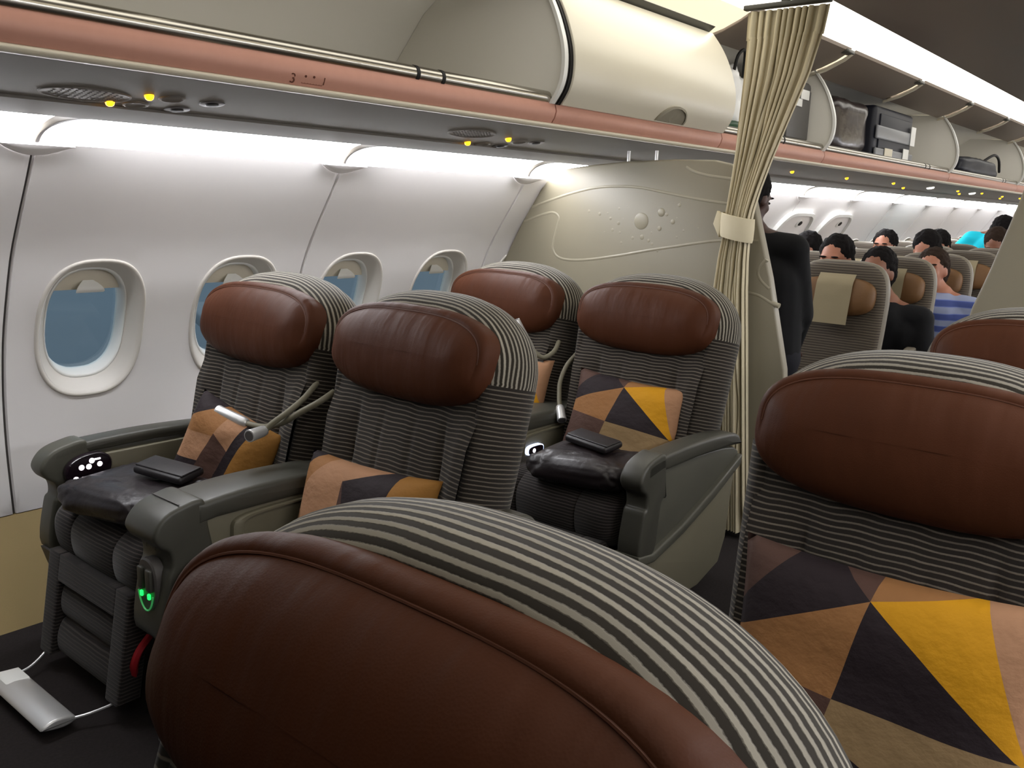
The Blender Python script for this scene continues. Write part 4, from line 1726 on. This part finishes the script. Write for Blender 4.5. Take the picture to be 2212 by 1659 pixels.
# ================================================================== PEOPLE
def blob(name, shapes, voxel, mats, smooth=6):
    """one continuous skin over tapered limbs and ellipsoids"""
    mb = MB()
    for sh in shapes:
        if sh[0] == 'e':
            mb.ell(sh[1], sh[2], 18, 12, rot=sh[3] if len(sh) > 3 else None)
        else:
            p0, p1, r0, r1 = Vector(sh[1]), Vector(sh[2]), sh[3], sh[4]
            d = (p1 - p0).normalized()
            n = 5
            pts, rr = [], []
            for k in range(n):
                t = math.pi / 2 * k / (n - 1)
                pts.append(p0 - d * r0 * math.cos(t))
                rr.append(max(r0 * math.sin(t), .0008))
            for k in range(n):
                t = math.pi / 2 * k / (n - 1)
                pts.append(p1 + d * r1 * math.sin(t))
                rr.append(max(r1 * math.cos(t), .0008))
            mb.tube(pts, rr, 14)
    me = mb.mesh('tmp', mats, weld=False)
    o = bpy.data.objects.new('tmp', me)
    COL.objects.link(o)
    md = o.modifiers.new('r', 'REMESH')
    md.mode = 'VOXEL'
    md.voxel_size = voxel
    md.use_smooth_shade = True
    ms = o.modifiers.new('s', 'SMOOTH')
    ms.factor = .5
    ms.iterations = smooth
    dg = bpy.context.evaluated_depsgraph_get()
    dg.update()
    out = bpy.data.meshes.new_from_object(o.evaluated_get(dg))
    out.name = name
    bpy.data.objects.remove(o, do_unlink=True)
    if not out.materials:
        out.materials.append(mats)
    return out


M_SKIN = {k: mat('skin_' + k, c, .55, .4, bump=.05, bscale=200, var=.08, vscale=14) for k, c in (('light', (156, 104, 82)), ('brown', (120, 78, 58)), ('dark', (66, 44, 36)))}
M_HAIR = {'black': mat('hair_black', (17, 14, 14), .85, .12, bump=1.0, bscale=160), 'brown': mat('hair_brown', (42, 31, 24), .85, .12, bump=1.0, bscale=160)}


def frame(face, tilt=0.0, roll=0.0):
    """rotation whose local x looks along face, z up"""
    yaw = math.atan2(face[1], face[0])
    return Matrix.Rotation(yaw, 3, 'Z') @ Matrix.Rotation(tilt, 3, 'Y') @ Matrix.Rotation(roll, 3, 'X')


def head_shapes(H, R):
    def q(x, y, z):
        return H + R @ Vector((x, y, z))
    S = [('e', q(-.008, 0, .018), (.095, .075, .098), R), ('e', q(.022, 0, -.040), (.068, .058, .072), R), ('e', q(.045, 0, -.085), (.032, .030, .026), R),
         ('c', q(.084, 0, .012), q(.104, 0, -.022), .009, .014), ('e', q(.076, 0, .030), (.016, .056, .012), R),
         ('e', q(.078, 0, -.058), (.016, .026, .011), R), ('e', q(.060, .036, -.020), (.026, .022, .024), R), ('e', q(.060, -.036, -.020), (.026, .022, .024), R)]
    for s in (-1, 1):
        S.append(('e', q(-.012, s * .077, -.008), (.020, .009, .032), R))
    return S


def hand_shapes(Wr, d, n):
    """palm and five fingers; d = direction of the fingers, n = back-of-hand normal"""
    d, n = Vector(d).normalized(), Vector(n).normalized()
    s = d.cross(n).normalized()
    S = [('c', Wr, Wr + d * .035, .024, .026)]
    for k in range(4):
        o = s * (.0255 - .017 * k)
        b = Wr + d * .075 + o
        S.append(('c', Wr + d * .02 + o * .7, b, .014, .0115))
        ln = (.030, .036, .034, .026)[k]
        m = b + d * ln - n * .006
        S.append(('c', b, m, .0092, .0085))
        S.append(('c', m, m + (d * .75 - n * .65).normalized() * ln * .75, .0083, .0070))
    t0 = Wr + d * .018 + s * .024
    t1 = t0 + (d * .7 + s * .75).normalized() * .034
    S.append(('c', t0, t1, .013, .0105))
    S.append(('c', t1, t1 + d * .028, .010, .008))
    return S


def person(label, H, face, base, P, skin, hair, cloth, trousers, tilt=0.0, roll=0.0, full=True, hairstyle='short'):
    """P: joints in the world - chest, pelvis, shoulders, elbows, wrists, knees, ankles"""
    H = Vector(H)
    R = frame(face, tilt, roll)
    e = empty('person', base)
    tag(e, label, 'person', 'passengers')
    B0 = Vector(base)

    def loc(S):
        return [((s[0], Vector(s[1]) - B0) + tuple(s[2:])) if s[0] == 'e' else (s[0], Vector(s[1]) - B0, Vector(s[2]) - B0, s[3], s[4]) for s in S]
    nk = Vector(P['neck'])
    S = head_shapes(H, R) + [('c', H + R @ Vector((-.02, 0, -.05)), nk, .052, .060), ('c', nk, nk + Vector((0, 0, -.10)), .07, .10)]
    pel = Vector(P['pelvis'])
    S += [('c', nk + Vector((0, 0, -.12)), pel, .10, .11)]
    for k in (0, 1):
        sh, el, wr = Vector(P['sh'][k]), Vector(P['el'][k]), Vector(P['wr'][k])
        S += [('c', nk, sh, .05, .052), ('c', sh, el, .046, .038), ('c', el, wr, .037, .026)]
        S += hand_shapes(wr, (wr - el), P.get('hn', (0, 0, 1)))
        if 'kn' in P:
            kn, an = Vector(P['kn'][k]), Vector(P['an'][k])
            hp = pel + (sh - nk) * .5
            S += [('c', hp, kn, .075, .052), ('c', kn, an, .05, .034), ('c', an, an + Vector((-.13 if full else .13, 0, -.03)) * 1.0, .034, .028)]
    me = blob('body', loc(S), .0085, M_SKIN[skin])
    bo = link('body', me, e)
    # shirt
    C = []
    ch = nk + (pel - nk) * .35
    for k in (0, 1):
        sh, el, wr = Vector(P['sh'][k]), Vector(P['el'][k]), Vector(P['wr'][k])
        C += [('c', nk + Vector((0, 0, -.045)), sh, .072, .070), ('c', sh, el, .066, .056)]
        if P.get('long', True):
            C += [('c', el, wr + (el - wr).normalized() * .02, .055, .042)]
        C += [('c', ch + (sh - nk) * .55, pel + (sh - nk) * .45, .12, .115)]
    C += [('c', nk + Vector((0, 0, -.09)), pel, .13, .14)]
    so = link('shirt', blob('shirt', loc(C), .011, cloth, 8), e)
    if 'kn' in P:
        T = []
        for k in (0, 1):
            sh = Vector(P['sh'][k])
            kn, an = Vector(P['kn'][k]), Vector(P['an'][k])
            hp = pel + (sh - nk) * .5
            T += [('c', hp, kn, .095, .070), ('c', kn, an, .068, .055), ('c', hp, pel, .11, .12)]
        link('trousers', blob('trousers', loc(T), .013, trousers, 6), e)
    # hair
    def q(x, y, z):
        return H + R @ Vector((x, y, z))
    Hs = [('e', q(-.034, 0, .044), (.102, .090, .096), R), ('e', q(-.058, 0, -.005), (.068, .087, .090), R)]
    if hairstyle == 'long':
        Hs += [('c', q(-.06, .05, 0), q(-.06, .06, -.14), .04, .03), ('c', q(-.06, -.05, 0), q(-.06, -.06, -.14), .04, .03)]
    hm = blob('hair', loc(Hs), .008, M_HAIR[hair], 3)
    for vv in hm.vertices:
        vv.co += vv.normal * (.006 * noise.noise(vv.co * 42) + .004 * noise.noise(vv.co * 90))
    ho = link('hair', hm, e)
    _ = ('hair', 0)
    for s in (-1, 1):
        MB().ell(q(.0865, s * .030, .010) - B0, (.006, .013, .006), 12, 8, rot=R).build('eye', mat('eye_dark', (24, 18, 16), .2), e)
        MB().ell(q(.090, s * .032, .034) - B0, (.006, .021, .005), 10, 6, rot=R).build('brow', M_HAIR[hair], e)
    MB().ell(q(.090, 0, -.058) - B0, (.006, .022, .005), 12, 6, rot=R).build('mouth', mat('lips', (140, 76, 66), .5), e)
    return e


def seated(label, px, py, X, skin, hair, cloth, face=(-1, 0), tilt=0.0, roll=0.0, style='short', lean=(0, 0, 0)):
    """sits in the row just behind X; head centre on the photo's ray (px, py)"""
    H = at(px, py, X=X)
    nk = H + Vector((.03, 0, -.14)) + Vector(lean)
    pel = Vector((X + .09, nk.y, .53))
    P = dict(neck=nk, pelvis=pel, sh=[nk + Vector((.01, .17, -.06)), nk + Vector((.01, -.17, -.06))],
             el=[nk + Vector((-.03, .23, -.33)), nk + Vector((-.03, -.23, -.33))], wr=[nk + Vector((-.24, .13, -.42)), nk + Vector((-.24, -.13, -.42))],
             kn=[Vector((X - .30, nk.y + .11, .52)), Vector((X - .30, nk.y - .11, .52))], an=[Vector((X - .30, nk.y + .11, .10)), Vector((X - .30, nk.y - .11, .10))])
    return person(label, H, face, (X + .09, nk.y, 0), P, skin, hair, cloth, M_TROU, tilt, roll, hairstyle=style)


M_TROU = mat('dark_trousers', (26, 26, 32), .85, .2)
M_JACK = mat('black_jacket', (9, 9, 12), .8, .2, bump=.2, bscale=80)
M_NAVY = mat('navy_top', (30, 34, 52), .85, .2)
M_TURQ = mat('turquoise_shirt', (22, 176, 196), .8, .2, bump=.15, bscale=90)
M_GREYT = mat('grey_top', (110, 104, 100), .85, .2)


def checked():
    mt = bpy.data.materials.new('blue_check_shirt')
    mt.use_nodes = True
    nt = mt.node_tree
    b = nt.nodes['Principled BSDF']
    b.inputs['Roughness'].default_value = .85
    tc = nt.nodes.new('ShaderNodeTexCoord')
    n = nt.nodes.new('ShaderNodeTexWave')
    n.bands_direction = 'Z'
    n.inputs['Scale'].default_value = 4.2
    n.inputs['Distortion'].default_value = 1.2
    nt.links.new(tc.outputs['Object'], n.inputs['Vector'])
    cr = nt.nodes.new('ShaderNodeValToRGB')
    el = cr.color_ramp.elements
    el[0].position, el[0].color = .30, lin((52, 66, 122))
    el[1].position, el[1].color = .62, lin((128, 136, 162))
    k = cr.color_ramp.elements.new(.46)
    k.color = lin((84, 100, 160))
    nt.links.new(n.outputs['Fac'], cr.inputs[0])
    nt.links.new(cr.outputs[0], b.inputs['Base Color'])
    return mt


# standing, stooped under the bins right behind the partition
SX = 3.64
Hs = at(1622, 430, X=SX)
nk = Hs + Vector((.01, -.02, -.15))
person('person in dark clothes standing stooped behind the curtain, seen past the partition edge', Hs, (1, -.16), (SX, nk.y, 0),
       dict(neck=nk, pelvis=(SX - .02, nk.y - .07, .72), sh=[nk + Vector((.03, .19, -.05)), nk + Vector((.0, -.185, -.055))],
            el=[nk + Vector((.12, .24, -.30)), nk + Vector((.05, -.225, -.33))], wr=[nk + Vector((.24, .16, -.46)), nk + Vector((.20, -.14, -.50))],
            kn=[(SX + .03, nk.y + .06, .40), (SX + .03, nk.y - .19, .42)], an=[(SX - .02, nk.y + .06, .07), (SX - .02, nk.y - .19, .07)]),
       'dark', 'black', M_JACK, M_TROU, tilt=.30, full=False)
# dark jacket in the second row, beside the nearest economy seat
seated('person in a black jacket on the second-row aisle seat, body beside the nearest economy seat', 1893, 590, 4.74, 'brown', 'black', M_JACK, lean=(0, -.06, -.02))
seated('person with a blue and white patterned shirt leaning out into the aisle', 2012, 585, 5.54, 'light', 'brown', checked(), tilt=-.05, roll=.06, lean=(0, -.06, 0))
seated('black-haired person in the middle seat of the second economy row', 1803, 562, 4.80, 'light', 'black', M_NAVY, tilt=.15)
seated('dark-haired person whose head shows beside the standing person\'s shoulder', 1742, 548, 5.62, 'light', 'black', M_NAVY, tilt=.35)
seated('person far back whose forehead shows left of the far aisle heads', 1909, 534, 7.10, 'light', 'black', M_GREYT, tilt=.05)
seated('dark-haired head just above the patterned-shirt person', 2000, 543, 6.42, 'light', 'black', M_GREYT, tilt=.5)
seated('dark-haired head farther back, above and right of the other dark heads', 2026, 534, 7.98, 'light', 'black', M_NAVY, tilt=.5)
# turquoise shirt, bending across the seats far back
TX = 8.75
Ht = at(2168, 502, X=TX)
nk = at(2142, 510, X=TX) + Vector((.03, 0, .0))
person('person in a turquoise shirt bending over the far economy seats at right', Ht, (-.5, -.8), (TX + .1, nk.y + .10, 0),
       dict(neck=nk, pelvis=nk + Vector((.12, .22, -.34)), sh=[nk + Vector((.0, .17, -.03)), nk + Vector((.02, -.08, -.15))],
            el=[nk + Vector((-.02, .32, -.20)), nk + Vector((-.10, -.10, -.38))], wr=[nk + Vector((-.12, .16, -.22)), nk + Vector((-.20, .06, -.42))], long=False,
            kn=[(TX + .05, nk.y + .34, .45), (TX + .05, nk.y + .16, .45)], an=[(TX + .1, nk.y + .34, .07), (TX + .1, nk.y + .16, .07)]),
       'brown', 'black', M_TURQ, M_TROU, tilt=.55)
seated('brown-haired head low beside the turquoise shirt person', 2150, 530, 8.05, 'brown', 'brown', M_GREYT, tilt=.6)

# ================================================================== LUGGAGE IN THE BINS
def lumpy(c, rad, seed, e=.7, amp=.18, nu=40, nv=26):
    mb = MB()
    c = Vector(c)

    def fn(a, b):
        t, ph = 2 * math.pi * a, math.pi * (b - .5)
        def sg(v, p): return math.copysign(abs(v) ** p, v)
        v = Vector((rad[0] * sg(math.cos(ph), e) * sg(math.cos(t), e), rad[1] * sg(math.cos(ph), e) * sg(math.sin(t), e), rad[2] * sg(math.sin(ph), e)))
        k = 1 + amp * noise.noise(v * 9 + Vector((seed, 0, 0))) + amp * .5 * noise.noise(v * 24 + Vector((0, seed, 0)))
        return v * k
    mb.grid(nu, nv, fn, cu=True)
    return mb


def suitcase(x, y, z, sx, sy, sz, m_, m2, label, stripes=()):
    e = empty('suitcase', (x, y, z))
    tag(e, label, 'suitcase', 'cabin luggage')
    MB().box((0, 0, sz / 2 + .012), (sx, sy, sz - .024), .03).build('shell', m_, e)
    MB().box((0, -sy / 2 - .004, sz / 2), (sx * .8, .012, sz * .72), .005).build('front_pocket', m2, e)
    for zz in stripes:
        MB().box((0, -sy / 2 - .006, zz), (sx * .98, .016, .035), .006).build('strap', m2, e)
    hb = MB()
    hb.tube(smooth_poly([(sx / 2 - .0, -.05, sz * .55), (sx / 2 + .03, -.045, sz * .6), (sx / 2 + .03, .045, sz * .6), (sx / 2, .05, sz * .55)], 4, closed=False), .009, 8)
    hb.build('handle', M_BLACK, e)
    for s in (-1, 1):
        MB().tube([(s * sx * .35, -sy / 2 + .02, .012), (s * sx * .35, -sy / 2 + .045, .012)], .0125, 12).build('wheel', M_BLACK, e)
    return e


M_BAGW = mat('white_plastic_bag', (226, 226, 224), .3, .5, bump=.9, bscale=22)
M_BAGD = mat('dark_shiny_bag', (50, 42, 42), .25, .6, bump=.8, bscale=20)
M_CASEG = mat('grey_suitcase', (86, 84, 82), .45, .4, bump=.2, bscale=150)
M_CASEN = mat('navy_suitcase', (22, 24, 36), .5, .4)
M_CASES = mat('silver_grey_suitcase', (130, 132, 136), .35, .5)
bgo = lumpy((0, 0, 0), (.17, .16, .17), 3, amp=.22).build('plastic_bag', M_BAGW, None, (4.10, 1.20, 1.815), angle=2.5)
tag(bgo, 'crumpled white plastic bag in the bin beside the closed door', 'bag')
MB().tube(smooth_poly([(-.05, -.13, .10), (-.07, -.16, .20), (.0, -.16, .23), (.04, -.14, .12)], 5, closed=False), .008, 8).build('handle', M_BLACK, bgo)
gb = lumpy((0, 0, 0), (.10, .06, .035), 9, amp=.15, nu=24, nv=14).build('green_parcel', mat('green_parcel', (30, 66, 44), .4, .4), None, (4.02, 1.06, 1.685), angle=2.5)
tag(gb, 'small dark green parcel under the white plastic bag', 'parcel')
GX = at(1722, 250, Y=1.06).x
suitcase(GX, 1.24, 1.648, .36, .36, .36, M_CASEG, M_CASEG, 'grey suitcase in the bin right behind the curtain')
tp = at(1738, 205, Y=1.05)
tgo = MB().box((0, 0, 0), (.11, .004, .05), .001).build('luggage_tag', M_WHITE, None, (tp.x, 1.046, tp.z))
tag(tgo, 'white paper tag on the grey suitcase, the upper one', 'tag', 'luggage tags')
tp = at(1724, 221, Y=1.05)
tgo = MB().box((0, 0, 0), (.09, .004, .04), .001).build('luggage_tag', M_WHITE, None, (tp.x, 1.046, tp.z))
tag(tgo, 'white paper tag on the grey suitcase, the lower one', 'tag', 'luggage tags')
x0, x1 = at(1812, 270, Y=1.05).x, at(1888, 270, Y=1.05).x
o = lumpy((0, 0, 0), ((x1 - x0) / 2, .19, .175), 5, e=.42, amp=.07).build('travel_bag', M_BAGD, None, ((x0 + x1) / 2, 1.25, 1.832), angle=2.5)
tag(o, 'dark shiny travel bag left of the striped suitcase in the bin', 'bag')
x0, x1 = at(1893, 270, Y=1.05).x, at(1975, 280, Y=1.05).x
SL = x1 - x0
sc = suitcase((x0 + x1) / 2, 1.26, 1.648, SL, .40, .36, M_CASEN, M_CASEN, 'dark blue and silver striped suitcase with white tags in the bin', ())
MB().box((0, -.212, .19), (SL * .98, .020, .085), .01).build('silver_band', M_CASES, sc)
MB().box((0, -.213, .065), (SL * .98, .020, .05), .01).build('silver_band', M_CASES, sc)
MB().box((SL * .42, -.226, .21), (.10, .005, .13), .002).build('paper_tag', M_WHITE, sc)
MB().box((SL * .26, -.228, .065), (.12, .005, .10), .002).build('paper_tag', M_WHITE, sc)
MB().box((-SL * .2, -.228, .055), (.16, .005, .08), .002).build('paper_tag', M_CREAM, sc)
x0, x1 = at(2076, 365, Y=1.02).x, at(2160, 372, Y=1.02).x
o = lumpy((0, 0, 0), ((x1 - x0) / 2, .15, .085), 8, e=.6, amp=.10).build('duffel_bag', M_CASEN, None, ((x0 + x1) / 2, 1.14, 1.742), angle=2.5)
tag(o, 'low dark duffel bag with a curved strap in the bin at the far right', 'bag')
DL = (x1 - x0) / 2
MB().tube(smooth_poly([(DL * .1, -.10, .06), (DL * .4, -.14, .13), (DL * .7, -.14, .10), (DL * .95, -.12, .0)], 6, closed=False), .012, 8).build('strap', M_BLACK, o)
MB().tube([(DL * .78, 0, 0), (DL * .84, 0, 0)], [.100, .097], 18).build('band', M_CASES, o)

# ================================================================== OUTSIDE
g = MB().box((8, 62, -3.6), (160, 118, .2)).build('apron', M_TAR)
tag(g, kind='structure')
wgm = MB()
wgm.prism([(4.2, 2.4), (8.4, 2.4), (11.5, 16.5), (10.1, 16.5)], -1.35, -1.05, .08, 'z')
wo = wgm.build('aircraft_wing', M_WING)
tag(wo, 'grey aircraft wing outside, seen through the third and fourth window', 'wing')
